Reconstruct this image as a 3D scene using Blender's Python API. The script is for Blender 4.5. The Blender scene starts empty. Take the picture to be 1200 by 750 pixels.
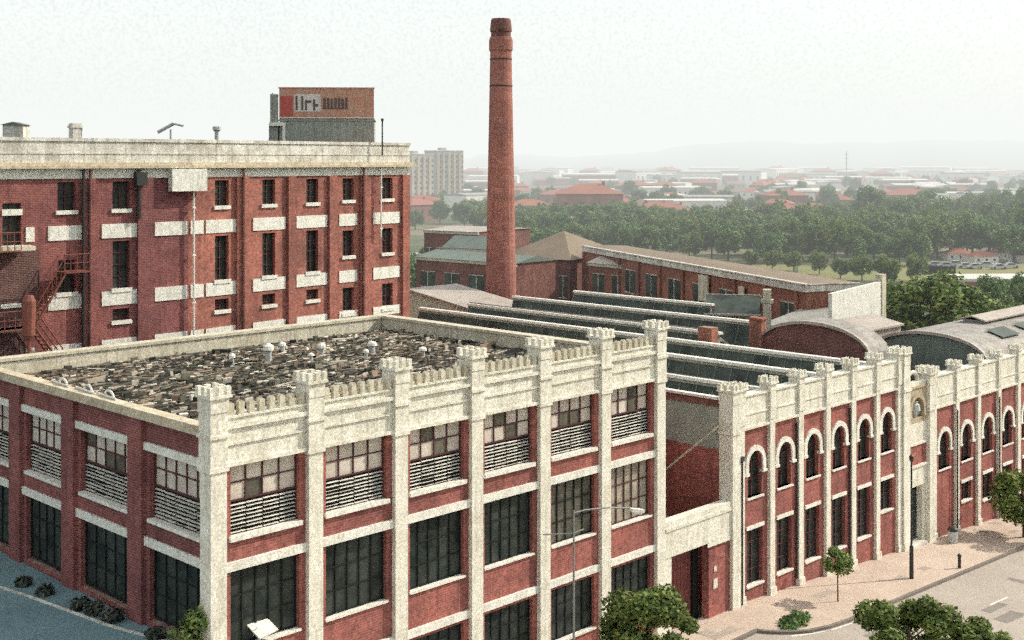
import bpy, math, random
from mathutils import Matrix, Vector
random.seed(7)
R = random.Random(11)
sc = bpy.context.scene
COL = sc.collection
rad = math.radians

# ------------------------------------------------------------------ camera numbers (metres, X along the street, Y into the block)
TH = 0.776
CAM = Vector((-24.298, -38.463, 24.0))
FPX, HY = 1473.65, 188.5
SN, CS = math.sin(TH), math.cos(TH)
def at(px, z):
    """ground point seen in column px of the photo at depth z"""
    x = (px - 600) / FPX * z
    return (CAM.x + x * SN + z * CS, CAM.y - x * CS + z * SN)
def hz(py, z):
    return 24 - (py - HY) * z / FPX
def gz(x):
    """street level: falls away to the right"""
    if x < 33: return 0.0
    if x < 86: return -0.06 * (x - 33)
    return -3.18

# ------------------------------------------------------------------ materials
def newmat(name):
    m = bpy.data.materials.new(name); m.use_nodes = True
    nt = m.node_tree; b = nt.nodes['Principled BSDF']
    return m, nt, b
def N(nt, t, **kw):
    n = nt.nodes.new(t)
    for k, v in kw.items(): setattr(n, k, v)
    return n
def ramp(nt, stops):
    r = nt.nodes.new('ShaderNodeValToRGB'); e = r.color_ramp.elements
    e[0].position, e[0].color = stops[0][0], (*stops[0][1], 1)
    e[1].position, e[1].color = stops[-1][0], (*stops[-1][1], 1)
    for p, c in stops[1:-1]:
        q = e.new(p); q.color = (*c, 1)
    return r
def coords(nt, scale=(1, 1, 1)):
    g = N(nt, 'ShaderNodeNewGeometry'); mp = N(nt, 'ShaderNodeMapping'); mp.inputs['Scale'].default_value = scale
    nt.links.new(g.outputs['Position'], mp.inputs['Vector']); return mp.outputs['Vector']
def noise(nt, scale, detail=4, rough=.6, sc3=(1, 1, 1)):
    n = N(nt, 'ShaderNodeTexNoise'); n.inputs['Scale'].default_value = scale; n.inputs['Detail'].default_value = detail
    n.inputs['Roughness'].default_value = rough; nt.links.new(coords(nt, sc3), n.inputs['Vector']); return n.outputs['Fac']
def mix(nt, a, b, fac, mode='MIX'):
    m = N(nt, 'ShaderNodeMix', data_type='RGBA', blend_type=mode)
    for s, v in ((6, a), (7, b)):
        if isinstance(v, tuple): m.inputs[s].default_value = (*v, 1)
        else: nt.links.new(v, m.inputs[s])
    if isinstance(fac, (int, float)): m.inputs[0].default_value = fac
    else: nt.links.new(fac, m.inputs[0])
    return m.outputs[2]
def finish(nt, b, col, rough=.85, bump=None, bs=.3, bd=.03, spec=.3):
    nt.links.new(col, b.inputs['Base Color']); b.inputs['Roughness'].default_value = rough
    b.inputs['Specular IOR Level'].default_value = spec
    if bump is not None:
        bm = N(nt, 'ShaderNodeBump'); bm.inputs['Strength'].default_value = bs; bm.inputs['Distance'].default_value = bd
        nt.links.new(bump, bm.inputs['Height']); nt.links.new(bm.outputs[0], b.inputs['Normal'])
def gsc(c, k): return tuple(min(1, x * k) for x in c)

def weathered(name, c, stain, amt=.6, rough=.85, sc1=.6, streak=True, grain=.42, spec=.25):
    """paint, render, stone or metal: a base colour with stains, vertical run marks and a fine grain"""
    m, nt, b = newmat(name)
    r1 = ramp(nt, [(.40, (0, 0, 0)), (.72, (1, 1, 1))]); nt.links.new(noise(nt, sc1, 6, .7), r1.inputs[0])
    f1 = N(nt, 'ShaderNodeMath', operation='MULTIPLY'); nt.links.new(r1.outputs[0], f1.inputs[0]); f1.inputs[1].default_value = amt
    col = mix(nt, c, stain, f1.outputs[0])
    if streak:
        r2 = ramp(nt, [(.50, (0, 0, 0)), (.75, (1, 1, 1))]); nt.links.new(noise(nt, 1.0, 5, .65, (4.2, 4.2, .30)), r2.inputs[0])
        f2 = N(nt, 'ShaderNodeMath', operation='MULTIPLY'); nt.links.new(r2.outputs[0], f2.inputs[0]); f2.inputs[1].default_value = amt * .8
        col = mix(nt, col, gsc(stain, .48), f2.outputs[0])
    g = noise(nt, 9, 3, .8)
    r3 = ramp(nt, [(.30, (1 - grain,) * 3), (.70, (1 + grain * .4,) * 3)]); nt.links.new(g, r3.inputs[0])
    col = mix(nt, col, r3.outputs[0], 1.0, 'MULTIPLY')
    finish(nt, b, col, rough, g, .35, .02, spec)
    return m

def brick(name, c1, c2, dirt, dirt_amt=.55, mortar=(.30, .22, .19), axis='xz'):
    m, nt, b = newmat(name)
    g = N(nt, 'ShaderNodeNewGeometry'); sx = N(nt, 'ShaderNodeSeparateXYZ'); nt.links.new(g.outputs['Position'], sx.inputs[0])
    ad = N(nt, 'ShaderNodeMath', operation='ADD'); nt.links.new(sx.outputs[0], ad.inputs[0]); nt.links.new(sx.outputs[1], ad.inputs[1])
    cb = N(nt, 'ShaderNodeCombineXYZ'); nt.links.new(ad.outputs[0], cb.inputs[0]); nt.links.new(sx.outputs[2], cb.inputs[1])
    bt = N(nt, 'ShaderNodeTexBrick'); nt.links.new(cb.outputs[0], bt.inputs['Vector'])
    bt.inputs['Scale'].default_value = 1.0; bt.inputs['Brick Width'].default_value = .29; bt.inputs['Row Height'].default_value = .10
    bt.inputs['Mortar Size'].default_value = .012; bt.inputs['Color1'].default_value = (*c1, 1); bt.inputs['Color2'].default_value = (*c2, 1)
    bt.inputs['Mortar'].default_value = (*mortar, 1); bt.inputs['Bias'].default_value = .1
    r1 = ramp(nt, [(.35, (0, 0, 0)), (.75, (1, 1, 1))]); nt.links.new(noise(nt, .35, 7, .7), r1.inputs[0])
    f1 = N(nt, 'ShaderNodeMath', operation='MULTIPLY'); nt.links.new(r1.outputs[0], f1.inputs[0]); f1.inputs[1].default_value = dirt_amt
    col = mix(nt, bt.outputs['Color'], dirt, f1.outputs[0])
    r2 = ramp(nt, [(.52, (0, 0, 0)), (.8, (1, 1, 1))]); nt.links.new(noise(nt, 1, 5, .6, (2.2, 2.2, .22)), r2.inputs[0])
    f2 = N(nt, 'ShaderNodeMath', operation='MULTIPLY'); nt.links.new(r2.outputs[0], f2.inputs[0]); f2.inputs[1].default_value = .75
    col = mix(nt, col, gsc(dirt, .55), f2.outputs[0])
    pt = N(nt, 'ShaderNodeTexVoronoi'); pt.inputs['Scale'].default_value = .9; nt.links.new(coords(nt, (1, 1, 1.6)), pt.inputs['Vector'])
    rp_ = ramp(nt, [(0, (.80,) * 3), (.5, (1.0,) * 3), (1, (1.22,) * 3)]); sc_ = N(nt, 'ShaderNodeSeparateColor'); nt.links.new(pt.outputs['Color'], sc_.inputs[0]); nt.links.new(sc_.outputs[0], rp_.inputs[0])
    col = mix(nt, col, rp_.outputs[0], .55, 'MULTIPLY')
    lg = ramp(nt, [(.3, (.72, .74, .78)), (.7, (1.25, 1.16, 1.05))]); nt.links.new(noise(nt, .16, 5, .65), lg.inputs[0]); col = mix(nt, col, lg.outputs[0], 1.0, 'MULTIPLY')
    gr = noise(nt, 5, 3, .8); r3 = ramp(nt, [(.32, (.62,) * 3), (.68, (1.25,) * 3)]); nt.links.new(gr, r3.inputs[0])
    col = mix(nt, col, r3.outputs[0], 1.0, 'MULTIPLY')
    finish(nt, b, col, .9, bt.outputs['Fac'], -.3, .01, .15)
    return m

def island(name, stops, rough=.85, extra=None, spec=.2, transl=0):
    """a different tone for every loose piece of the mesh"""
    m, nt, b = newmat(name)
    g = N(nt, 'ShaderNodeNewGeometry'); r = ramp(nt, stops); nt.links.new(g.outputs['Random Per Island'], r.inputs[0])
    col = r.outputs[0]
    if extra:
        r2 = ramp(nt, [(.3, (1 - extra,) * 3), (.7, (1 + extra,) * 3)]); nt.links.new(noise(nt, .45, 3), r2.inputs[0])
        col = mix(nt, col, r2.outputs[0], 1.0, 'MULTIPLY')
    finish(nt, b, col, rough, spec=spec)
    if transl:
        t = N(nt, 'ShaderNodeBsdfTranslucent'); nt.links.new(col, t.inputs[0]); mx = N(nt, 'ShaderNodeMixShader'); mx.inputs[0].default_value = transl
        out = nt.nodes['Material Output']; nt.links.new(b.outputs[0], mx.inputs[1]); nt.links.new(t.outputs[0], mx.inputs[2]); nt.links.new(mx.outputs[0], out.inputs['Surface'])
    return m

def glass(name, c, c2, rough=.25, spec=.45, scale=1.1):
    m, nt, b = newmat(name)
    n = noise(nt, scale, 4, .7); r = ramp(nt, [(.35, c), (.7, c2)]); nt.links.new(n, r.inputs[0])
    finish(nt, b, r.outputs[0], rough, n, .25, .03, spec)
    return m

M = {}
M['brick'] = brick('brick_red', (.43, .120, .100), (.30, .080, .072), (.20, .085, .078), .6)
M['brick_shade'] = brick('brick_red_shaded', (.31, .082, .082), (.23, .062, .066), (.14, .064, .068), .55)  # shaded copy of the red brick, its shade put into the colour
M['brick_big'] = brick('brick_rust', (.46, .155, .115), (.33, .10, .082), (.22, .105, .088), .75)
M['brick_dark'] = brick('brick_dark_plum', (.23, .085, .078), (.17, .06, .056), (.12, .068, .06), .6)
M['brick_far'] = brick('brick_orange', (.36, .135, .095), (.27, .095, .07), (.20, .105, .08), .7)
M['white'] = weathered('painted_render', (.83, .805, .70), (.46, .42, .31), .62, sc1=1.1)
M['white_band'] = weathered('painted_band', (.83, .82, .74), (.50, .47, .37), .5, sc1=1.5)
M['cream'] = weathered('grubby_cream_render', (.66, .62, .50), (.36, .31, .20), .75, sc1=.7)
M['grime'] = weathered('sooty_white_render', (.76, .74, .66), (.30, .25, .19), .8, sc1=.9)
M['cornice'] = weathered('stained_cornice', (.64, .57, .43), (.34, .26, .16), .7, sc1=1.4)
M['pane_pale'] = glass('cream_glass', (.62, .57, .49), (.42, .36, .31), .5, .3)  # cream panes mottled to a duller tone
M['pane_dark'] = glass('dark_glass', (.012, .020, .019), (.060, .070, .060), .35, .2, .8)
M['pane_mid'] = glass('dusty_glass', (.05, .055, .045), (.17, .15, .11), .45, .3)
M['pane_half'] = glass('streaky_glass', (.20, .18, .14), (.42, .37, .30), .5, .3, 1.6)
M['frame_dark'] = weathered('dark_window_paint', (.018, .018, .017), (.01, .02, .02), .5, streak=False)
M['frame'] = weathered('maroon_window_paint', (.10, .04, .04), (.06, .03, .03), .5, streak=False)
M['shadowed'] = brick('shadowed_brick', (.13, .055, .055), (.10, .045, .045), (.06, .04, .042), .7)  # brick darkened so that shadow is part of its colour
M['louvre'] = weathered('louvre_paint', (.70, .68, .60), (.45, .43, .36), .5, streak=False)
M['void'] = weathered('dark_interior', (.012, .014, .013), (.02, .02, .02), .4, streak=False)
M['skylight'] = glass('green_skylight_glass', (.022, .032, .028), (.085, .105, .085), .45, .25, .5)
M['skylight_pale'] = glass('pale_skylight_glass', (.24, .27, .23), (.36, .37, .31), .5, .3, .6)
M['iron'] = weathered('galvanised_iron', (.36, .36, .33), (.24, .20, .16), .6, .6, sc1=.5)
M['iron_pale'] = weathered('pale_iron', (.46, .41, .36), (.27, .21, .17), .6, .6, sc1=.5)
M['iron_mix'] = weathered('patched_roof_iron', (.37, .35, .32), (.17, .14, .12), .85, .7, sc1=.9)
M['iron_green'] = weathered('greenish_iron', (.19, .23, .20), (.12, .13, .11), .6, .7, sc1=.5)
M['cap'] = weathered('white_ridge_metal', (.82, .80, .72), (.5, .48, .4), .3, .6, sc1=1.5)
M['metal_dark'] = weathered('dark_metal', (.04, .045, .045), (.07, .05, .04), .5, .5, streak=False)
M['metal_pale'] = weathered('pale_metal', (.50, .52, .50), (.35, .35, .33), .5, .45, streak=False)
M['metal_mid'] = weathered('grey_lamp_metal', (.26, .27, .25), (.18, .17, .15), .5, .5, streak=False)
M['rust'] = weathered('red_oxide_metal', (.22, .075, .055), (.14, .08, .06), .5, .7, streak=False)
M['door'] = weathered('maroon_door_paint', (.20, .06, .055), (.12, .045, .04), .6, .7)
M['roof_deck'] = weathered('tar_roof', (.060, .060, .055), (.13, .11, .09), .7, .9, sc1=.9, streak=False, grain=.5)
M['pavement'] = weathered('pinkish_paving', (.52, .42, .345), (.36, .28, .22), .6, .9, sc1=.35, streak=False, grain=.3)
M['road'] = weathered('worn_asphalt', (.40, .355, .305), (.28, .24, .20), .5, .9, sc1=.25, streak=False, grain=.35)
M['patch'] = weathered('road_repair', (.24, .215, .19), (.17, .15, .13), .6, .9, sc1=.6, streak=False)
M['patch_pale'] = weathered('pavement_repair', (.40, .34, .29), (.30, .24, .20), .6, .9, sc1=.6, streak=False)
M['kerb'] = weathered('bluestone_kerb', (.20, .17, .15), (.12, .10, .09), .5, .9, streak=False)
M['line'] = weathered('road_line_paint', (.72, .68, .60), (.5, .45, .4), .4, .8, streak=False)
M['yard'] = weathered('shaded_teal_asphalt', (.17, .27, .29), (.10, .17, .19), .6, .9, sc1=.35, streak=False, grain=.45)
M['sandstone'] = weathered('buff_stone', (.50, .42, .30), (.32, .25, .17), .6, .9, sc1=1.0)
M['stack'] = brick('chimney_brick', (.44, .175, .14), (.34, .125, .105), (.27, .13, .11), .5)
M['tin_brown'] = weathered('brown_roof_iron', (.27, .215, .16), (.19, .14, .10), .6, .8, sc1=.2)
M['rubble'] = island('roof_rubble_tones', [(0, (.022, .024, .02)), (.3, (.05, .052, .042)), (.45, (.14, .12, .09)), (.62, (.26, .18, .13)), (.72, (.08, .09, .07)), (.86, (.36, .31, .24)), (1, (.60, .56, .47))], extra=.4)
M['leaf_near'] = island('bright_leaves', [(0, (.05, .085, .025)), (.5, (.12, .165, .045)), (1, (.24, .27, .08))], .7, .3, transl=.25)
M['leaf_mid'] = island('dark_leaves', [(0, (.045, .095, .045)), (.55, (.11, .20, .075)), (1, (.28, .34, .10))], .8, .3, transl=.2)
M['leaf_olive'] = island('olive_leaves', [(0, (.05, .09, .03)), (.55, (.13, .19, .055)), (1, (.30, .34, .11))], .8, .3, transl=.2)
M['leaf_dull'] = island('dull_weeds', [(0, (.02, .028, .022)), (.6, (.05, .06, .045)), (1, (.13, .13, .10))], .8, .3)
M['bark'] = weathered('bark', (.10, .075, .055), (.06, .045, .035), .6, .95, streak=False)
M['sign_board'] = weathered('sign_ochre', (.56, .27, .18), (.52, .42, .34), .7, .8, sc1=1.6)
M['sign_red'] = weathered('sign_red', (.50, .09, .08), (.4, .2, .16), .4, .7, streak=False)
M['sign_white'] = weathered('sign_white', (.72, .66, .60), (.5, .42, .36), .4, .7, streak=False)
M['sign_dark'] = weathered('sign_dark', (.11, .09, .09), (.26, .18, .15), .4, .7, streak=False)
M['hut'] = weathered('grey_green_boards', (.36, .38, .33), (.20, .21, .17), .6, .8, sc1=1.4)

def groundmat():
    m, nt, b = newmat('land_cover')
    n1 = noise(nt, .012, 8, .65); r1 = ramp(nt, [(.36, (.055, .085, .045)), (.5, (.10, .115, .06)), (.58, (.20, .17, .11)), (.68, (.27, .22, .16))]); nt.links.new(n1, r1.inputs[0])
    r2 = ramp(nt, [(.3, (.6,) * 3), (.7, (1.3,) * 3)]); nt.links.new(noise(nt, .25, 5, .7), r2.inputs[0])
    finish(nt, b, mix(nt, r1.outputs[0], r2.outputs[0], 1.0, 'MULTIPLY'), .95, spec=.1)
    return m
M['ground'] = groundmat()
M['lawn'] = weathered('dry_lawn', (.20, .21, .08), (.28, .22, .11), .6, .95, sc1=.05, streak=False)
M['hill'] = weathered('wooded_hill', (.10, .13, .09), (.20, .19, .15), .6, .95, sc1=.004, streak=False)

# ------------------------------------------------------------------ mesh builder
class MB:
    def __init__(s, Mx=None): s.v = []; s.f = []; s.M = Mx
    def add(s, vs, fs):
        k = len(s.v)
        if s.M is not None: vs = [tuple(s.M @ Vector(p)) for p in vs]
        s.v += [tuple(p) for p in vs]; s.f += [tuple(i + k for i in f) for f in fs]; return s
    def box(s, x0, x1, y0, y1, z0, z1):
        s.add([(x0, y0, z0), (x1, y0, z0), (x1, y1, z0), (x0, y1, z0), (x0, y0, z1), (x1, y0, z1), (x1, y1, z1), (x0, y1, z1)],
              [(0, 3, 2, 1), (4, 5, 6, 7), (0, 1, 5, 4), (1, 2, 6, 5), (2, 3, 7, 6), (3, 0, 4, 7)]); return s
    def rbox(s, c, size, rot):
        m = Matrix.Translation(c) @ rot
        a, b, d = (q / 2 for q in size)
        vs = [m @ Vector(p) for p in [(-a, -b, -d), (a, -b, -d), (a, b, -d), (-a, b, -d), (-a, -b, d), (a, -b, d), (a, b, d), (-a, b, d)]]
        s.add(vs, [(0, 3, 2, 1), (4, 5, 6, 7), (0, 1, 5, 4), (1, 2, 6, 5), (2, 3, 7, 6), (3, 0, 4, 7)]); return s
    def bar(s, p, q, t, n=6, t2=None):
        p, q = Vector(p), Vector(q); t2 = t if t2 is None else t2
        d = (q - p).normalized(); u = d.orthogonal().normalized(); w = d.cross(u)
        vs = []
        for c, r in ((p, t), (q, t2)):
            for i in range(n):
                a = 2 * math.pi * i / n; vs.append(c + (u * math.cos(a) + w * math.sin(a)) * r)
        s.add(vs, [(i, (i + 1) % n, n + (i + 1) % n, n + i) for i in range(n)] + [tuple(range(n - 1, -1, -1)), tuple(range(n, 2 * n))]); return s
    def path(s, pts, t, n=6):
        for a, b in zip(pts, pts[1:]): s.bar(a, b, t, n)
        return s
    def lathe(s, prof, n=16, c=(0, 0)):
        vs = []
        for r, z in prof:
            for i in range(n):
                a = 2 * math.pi * (i + .5) / n; vs.append((c[0] + r * math.cos(a), c[1] + r * math.sin(a), z))
        fs = [(j * n + i, j * n + (i + 1) % n, (j + 1) * n + (i + 1) % n, (j + 1) * n + i) for j in range(len(prof) - 1) for i in range(n)]
        fs += [tuple(range(n - 1, -1, -1)), tuple((len(prof) - 1) * n + i for i in range(n))]
        s.add(vs, fs); return s
    def prism(s, poly, y0, y1, axis='y'):
        """polygon given in (x,z) pushed along y; axis 'x': polygon in (y,z) pushed along x"""
        n = len(poly)
        if axis == 'y': vs = [(a, y0, b) for a, b in poly] + [(a, y1, b) for a, b in poly]
        elif axis == 'x': vs = [(y0, a, b) for a, b in poly] + [(y1, a, b) for a, b in poly]
        else: vs = [(a, b, y0) for a, b in poly] + [(a, b, y1) for a, b in poly]
        s.add(vs, [tuple(range(n)), tuple(range(2 * n - 1, n - 1, -1))] + [(i, n + i, n + (i + 1) % n, (i + 1) % n) for i in range(n)]); return s
    def build(s, name, mat, parent=None, smooth=False):
        me = bpy.data.meshes.new(name); me.from_pydata(s.v, [], s.f); me.validate(); me.update()
        import bmesh
        if len(s.f) < 30000:
            bm = bmesh.new(); bm.from_mesh(me); bmesh.ops.recalc_face_normals(bm, faces=bm.faces); bm.to_mesh(me); bm.free()
        me.materials.append(mat)
        if smooth:
            for p in me.polygons: p.use_smooth = True
        o = bpy.data.objects.new(name, me); COL.objects.link(o)
        if parent: o.parent = parent
        return o

def tag(o, label=None, cat=None, group=None, kind=None):
    for k, v in (('label', label), ('category', cat), ('group', group), ('kind', kind)):
        if v: o[k] = v
    return o
def thing(name, label, cat, loc=(0, 0, 0), rz=0, group=None):
    o = bpy.data.objects.new(name, None); o.empty_display_size = .3; COL.objects.link(o)
    o.location = loc; o.rotation_euler = (0, 0, rz); return tag(o, label, cat, group)
def kids(o): return [c for c in ALLKIDS.get(o.name, [])]
ALLKIDS = {}
def remember(root):
    for o in list(COL.objects):
        if o.parent is not None:
            ALLKIDS.setdefault(o.parent.name, [])
            if o not in ALLKIDS[o.parent.name]: ALLKIDS[o.parent.name].append(o)
def dup(o, parent=None):
    c = o.copy(); COL.objects.link(c); c.parent = parent
    for ch in kids(o): dup(ch, c)
    return c

# ================================================================== SETTING: ground, road, pavement
def ground():
    xs = [-9000, -4000, -1500, -500, -150, -60, 0, 33, 50, 70, 86, 120, 200, 400, 900, 2000, 5000, 12000]
    ys = [-3000, -900, -200, -60, 0, 60, 150, 400, 900, 2000, 5000, 12000]
    mb = MB(); vs = [(x, y, gz(x) - .02) for y in ys for x in xs]; n = len(xs)
    mb.add(vs, [(j * n + i, j * n + i + 1, (j + 1) * n + i + 1, (j + 1) * n + i) for j in range(len(ys) - 1) for i in range(n - 1)])
    tag(mb.build('ground', M['ground']), kind='structure')
ground()
XR = [-60, 0, 33, 45, 60, 75, 86, 140, 260]
def strip(name, y0, y1, dz, mat, th=0, xr=XR):
    mb = MB(); n = len(xr)
    top = [(x, y, gz(x) + dz) for y in (y0, y1) for x in xr]
    fs = [(i, i + 1, n + i + 1, n + i) for i in range(n - 1)]
    if th:
        bot = [(x, y, z - th) for x, y, z in top]
        fs += [(i, i + 1, 2 * n + i + 1, 2 * n + i) for i in range(n - 1)] + [(n + i + 1, n + i, 3 * n + i, 3 * n + i + 1) for i in range(n - 1)]
        fs += [(0, n, 3 * n, 2 * n), (n - 1, 2 * n - 1, 4 * n - 1, 3 * n - 1)]
        top = top + bot
    mb.add(top, fs); o = mb.build(name, mat); return tag(o, kind='structure')
strip('road', -13.5, -2.0, .02, M['road'])
strip('pavement', -22, -13.5, .14, M['pavement'], .16)
strip('kerb', -13.75, -13.502, .15, M['kerb'], .2)
# near pavement with its bulge where the drive to the gateway ends
curve = [(30.2, -2.45), (30.5, -3.0), (31.1, -3.7), (32.0, -4.35), (33.2, -4.75), (35, -4.85)]
kerbline = [(-60, -2.4), (0, -2.4), (30.1, -2.4)] + curve + [(x, -4.85 + .02 * (x - 35)) for x in (45, 60, 75, 86, 140)]
mb = MB(); n = len(kerbline)
top = [(x, .55, gz(x) + .14) for x, y in kerbline] + [(x, y, gz(x) + .14) for x, y in kerbline]
mb.add(top, [(i, i + 1, n + i + 1, n + i) for i in range(n - 1)]); tag(mb.build('pavement', M['pavement']), kind='structure')
mb = MB()
def off(k, d):
    a = Vector(kerbline[max(0, k - 1)]); b = Vector(kerbline[min(n - 1, k + 1)]); t = (b - a).normalized()
    return (kerbline[k][0] + t.y * d, kerbline[k][1] - t.x * d)
for k in range(n - 1):
    (a0, b0), (a1, b1) = off(k, .002), off(k + 1, .002); (c0, d0), (c1, d1) = off(k, .22), off(k + 1, .22)
    z0, z1 = gz(a0) + .155, gz(a1) + .155
    mb.add([(a0, b0, z0), (a1, b1, z1), (c1, d1, z1), (c0, d0, z0), (a0, b0, z0 - .2), (a1, b1, z1 - .2), (c1, d1, z1 - .2), (c0, d0, z0 - .2)],
           [(0, 1, 2, 3), (3, 2, 6, 7), (0, 4, 5, 1)])
tag(mb.build('kerb', M['kerb']), kind='structure')
mb = MB()
for k in range(14):
    x = 20 + k * 6
    mb.add([(x, -8.6, gz(x) + .026), (x + 2.4, -8.6, gz(x + 2.4) + .026), (x + 2.4, -8.46, gz(x + 2.4) + .026), (x, -8.46, gz(x) + .026)], [(0, 1, 2, 3)])
mb.add([(x, y, gz(x) + .026) for x, y in [(30.8, -4.15), (31.9, -4.75), (33.1, -5.15), (35, -5.28), (35, -5.18), (33.2, -5.05), (32, -4.64), (30.95, -4.05)]], [(0, 1, 6, 7), (1, 2, 5, 6), (2, 3, 4, 5)])
tag(mb.build('road_marking', M['line']), kind='structure')
mb = MB(); rr = random.Random(5)
for k in range(16):
    x, y = rr.uniform(22, 80), rr.uniform(-12.5, -6.2); w_, d_ = rr.uniform(.6, 3), rr.uniform(.5, 1.2)
    mb.add([(a, b, gz(a) + .0245) for a, b in ((x, y), (x + w_, y + rr.uniform(-.1, .1)), (x + w_ * .95, y + d_), (x + .1, y + d_))], [(0, 1, 2, 3)])
tag(mb.build('road_patch', M['patch']), kind='structure')
mb = MB()
for k in range(14):
    x, y = rr.uniform(20, 70), rr.uniform(-4.1, -.8); w_, d_ = rr.uniform(.4, 2.2), rr.uniform(.4, 1.0)
    mb.add([(a, b, gz(a) + .1445) for a, b in ((x, y), (x + w_, y + rr.uniform(-.1, .1)), (x + w_ * .95, min(y + d_, -.2)), (x + .1, min(y + d_, -.2)))], [(0, 1, 2, 3)])
tag(mb.build('pavement_patch', M['patch_pale']), kind='structure')
for k, (x, y) in enumerate([(38.5, -7.2), (52.5, -9.8)]):
    q = MB(); q.lathe([(.34, gz(x) - .1), (.34, gz(x) + .031), (.30, gz(x) + .034)], 18, (x, y)); tag(q.build('manhole_cover', M['metal_dark']), ('round iron manhole cover in the road opposite the arched bays', 'round iron manhole cover in the road farther down the street')[k], 'manhole cover')
# raised yard along the side wing, in shade
mb = MB()
mb.add([(-45, .6, 6.3), (.15, .6, 6.3), (.15, 31, 6.3), (-45, 31, 6.3), (-45, .6, 0), (.15, .6, 0), (.15, 31, 0), (-45, 31, 0)],
       [(0, 1, 2, 3), (4, 5, 1, 0), (7, 3, 2, 6), (4, 0, 3, 7)])
tag(mb.build('side_yard', M['yard']), kind='structure')
mb = MB(); pts = [(-4.2, 24), (-2.6, 17), (-1.6, 11.2), (-.9, 6), (-.25, 3.2), (.1, 1.2)]
for a, b in zip(pts, pts[1:]):
    d = (Vector(b) - Vector(a)).normalized(); w = Vector((d.y, -d.x)) * .05
    mb.add([(a[0] - w.x, a[1] - w.y, 6.36), (b[0] - w.x, b[1] - w.y, 6.36), (b[0] + w.x, b[1] + w.y, 6.36), (a[0] + w.x, a[1] + w.y, 6.36),
            (a[0] - w.x, a[1] - w.y, 6.3), (b[0] - w.x, b[1] - w.y, 6.3), (b[0] + w.x, b[1] + w.y, 6.3), (a[0] + w.x, a[1] + w.y, 6.3)], [(0, 1, 2, 3), (0, 4, 5, 1), (3, 2, 6, 7)])
tag(mb.build('yard_kerb', M['grime']), kind='structure')

# ================================================================== CORNER FACTORY
fac = thing('factory_building', 'red brick corner factory with white pilasters, crenellated white parapet and louvred windows', 'factory')
PC = [.13 + 4.23 * k for k in range(7)]
LW = [-.45, -5.72, -11.25, -16.3, -21.6]           # side wing pilasters in local x (= -Y)
SIDE = Matrix.Rotation(-math.pi / 2, 4, 'Z')

mb = MB()                                           # brick core
mb.box(.62, 25.75, .62, 21.55, 0, 13.6)
mb.build('core', M['void'], fac)
front, side, sills, bands = MB(), MB(SIDE), MB(), MB()
sb_sills, sb_bands = MB(SIDE), MB(SIDE)
def wall_strip(mb, x0, x1, z0, z1, yf=.22): mb.box(x0, x1, yf, .60, z0, z1)

def window(x0, x1, z0, z1, kind, Mx=None, cols=4):
    f = MB(Mx); t = .045; yb = .40
    f.box(x0, x0 + t, yb, yb + .1, z0, z1); f.box(x1 - t, x1, yb, yb + .1, z0, z1)
    f.box(x0 + t, x1 - t, yb, yb + .1, z0, z0 + t); f.box(x0 + t, x1 - t, yb, yb + .1, z1 - t, z1)
    pz0 = z0 + t; w = (x1 - x0 - 2 * t)
    if kind == 'louvre': pz0 = z0 + (z1 - z0) * .49; f.box(x0 + t, x1 - t, yb + .002, yb + .098, pz0 - .06, pz0)
    rows = 2 if kind == 'louvre' else 3
    for i in range(1, cols):
        xx = x0 + t + w * i / cols; f.box(xx - .028, xx + .028, yb + .02, yb + .09, pz0, z1 - t)
    for j in range(1, rows):
        zz = pz0 + (z1 - t - pz0) * j / rows; f.box(x0 + t, x1 - t, yb + .03, yb + .085, zz - .024, zz + .024)
    win = f.build('window', M['frame' if kind in ('louvre', 'pane_half') else 'frame_dark'], fac)
    if kind == 'louvre':
        for i in range(cols):
            a = x0 + t + w * i / cols
            for j in range(2):
                q = MB(Mx); zA = pz0 + (z1 - t - pz0) * j / 2; q.box(a, a + w / cols, yb + .07, yb + .09, zA, zA + (z1 - t - pz0) / 2)
                q.build('pane', M['pane_pale'] if R.random() < .86 else M['pane_mid'], win)
        q = MB(Mx); q.box(x0 + t, x1 - t, yb + .1, yb + .12, z0 + t, pz0 - .06); q.build('backing', M['void'], win)
        q = MB(Mx); n = 8; h = (pz0 - .06 - z0 - t) / n
        for k in range(n):
            za = z0 + t + k * h + .015
            for i in range(cols):
                a = x0 + t + w * i / cols; dz_ = R.uniform(-.012, .012); op_ = .02 if R.random() < .9 else .05
                q.add([(a + .02, yb - .04, za + dz_), (a + w / cols - .02, yb - .04, za + dz_), (a + w / cols - .02, yb + .06, za + h * .36 + dz_ - op_), (a + .02, yb + .06, za + h * .36 + dz_ - op_)], [(0, 1, 2, 3)])
        q.build('louvre', M['louvre'], win)
    else:
        q = MB(Mx); q.box(x0 + t, x1 - t, yb + .07, yb + .09, z0 + t, z1 - t)
        q.build('glass', M[kind], win)

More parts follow.
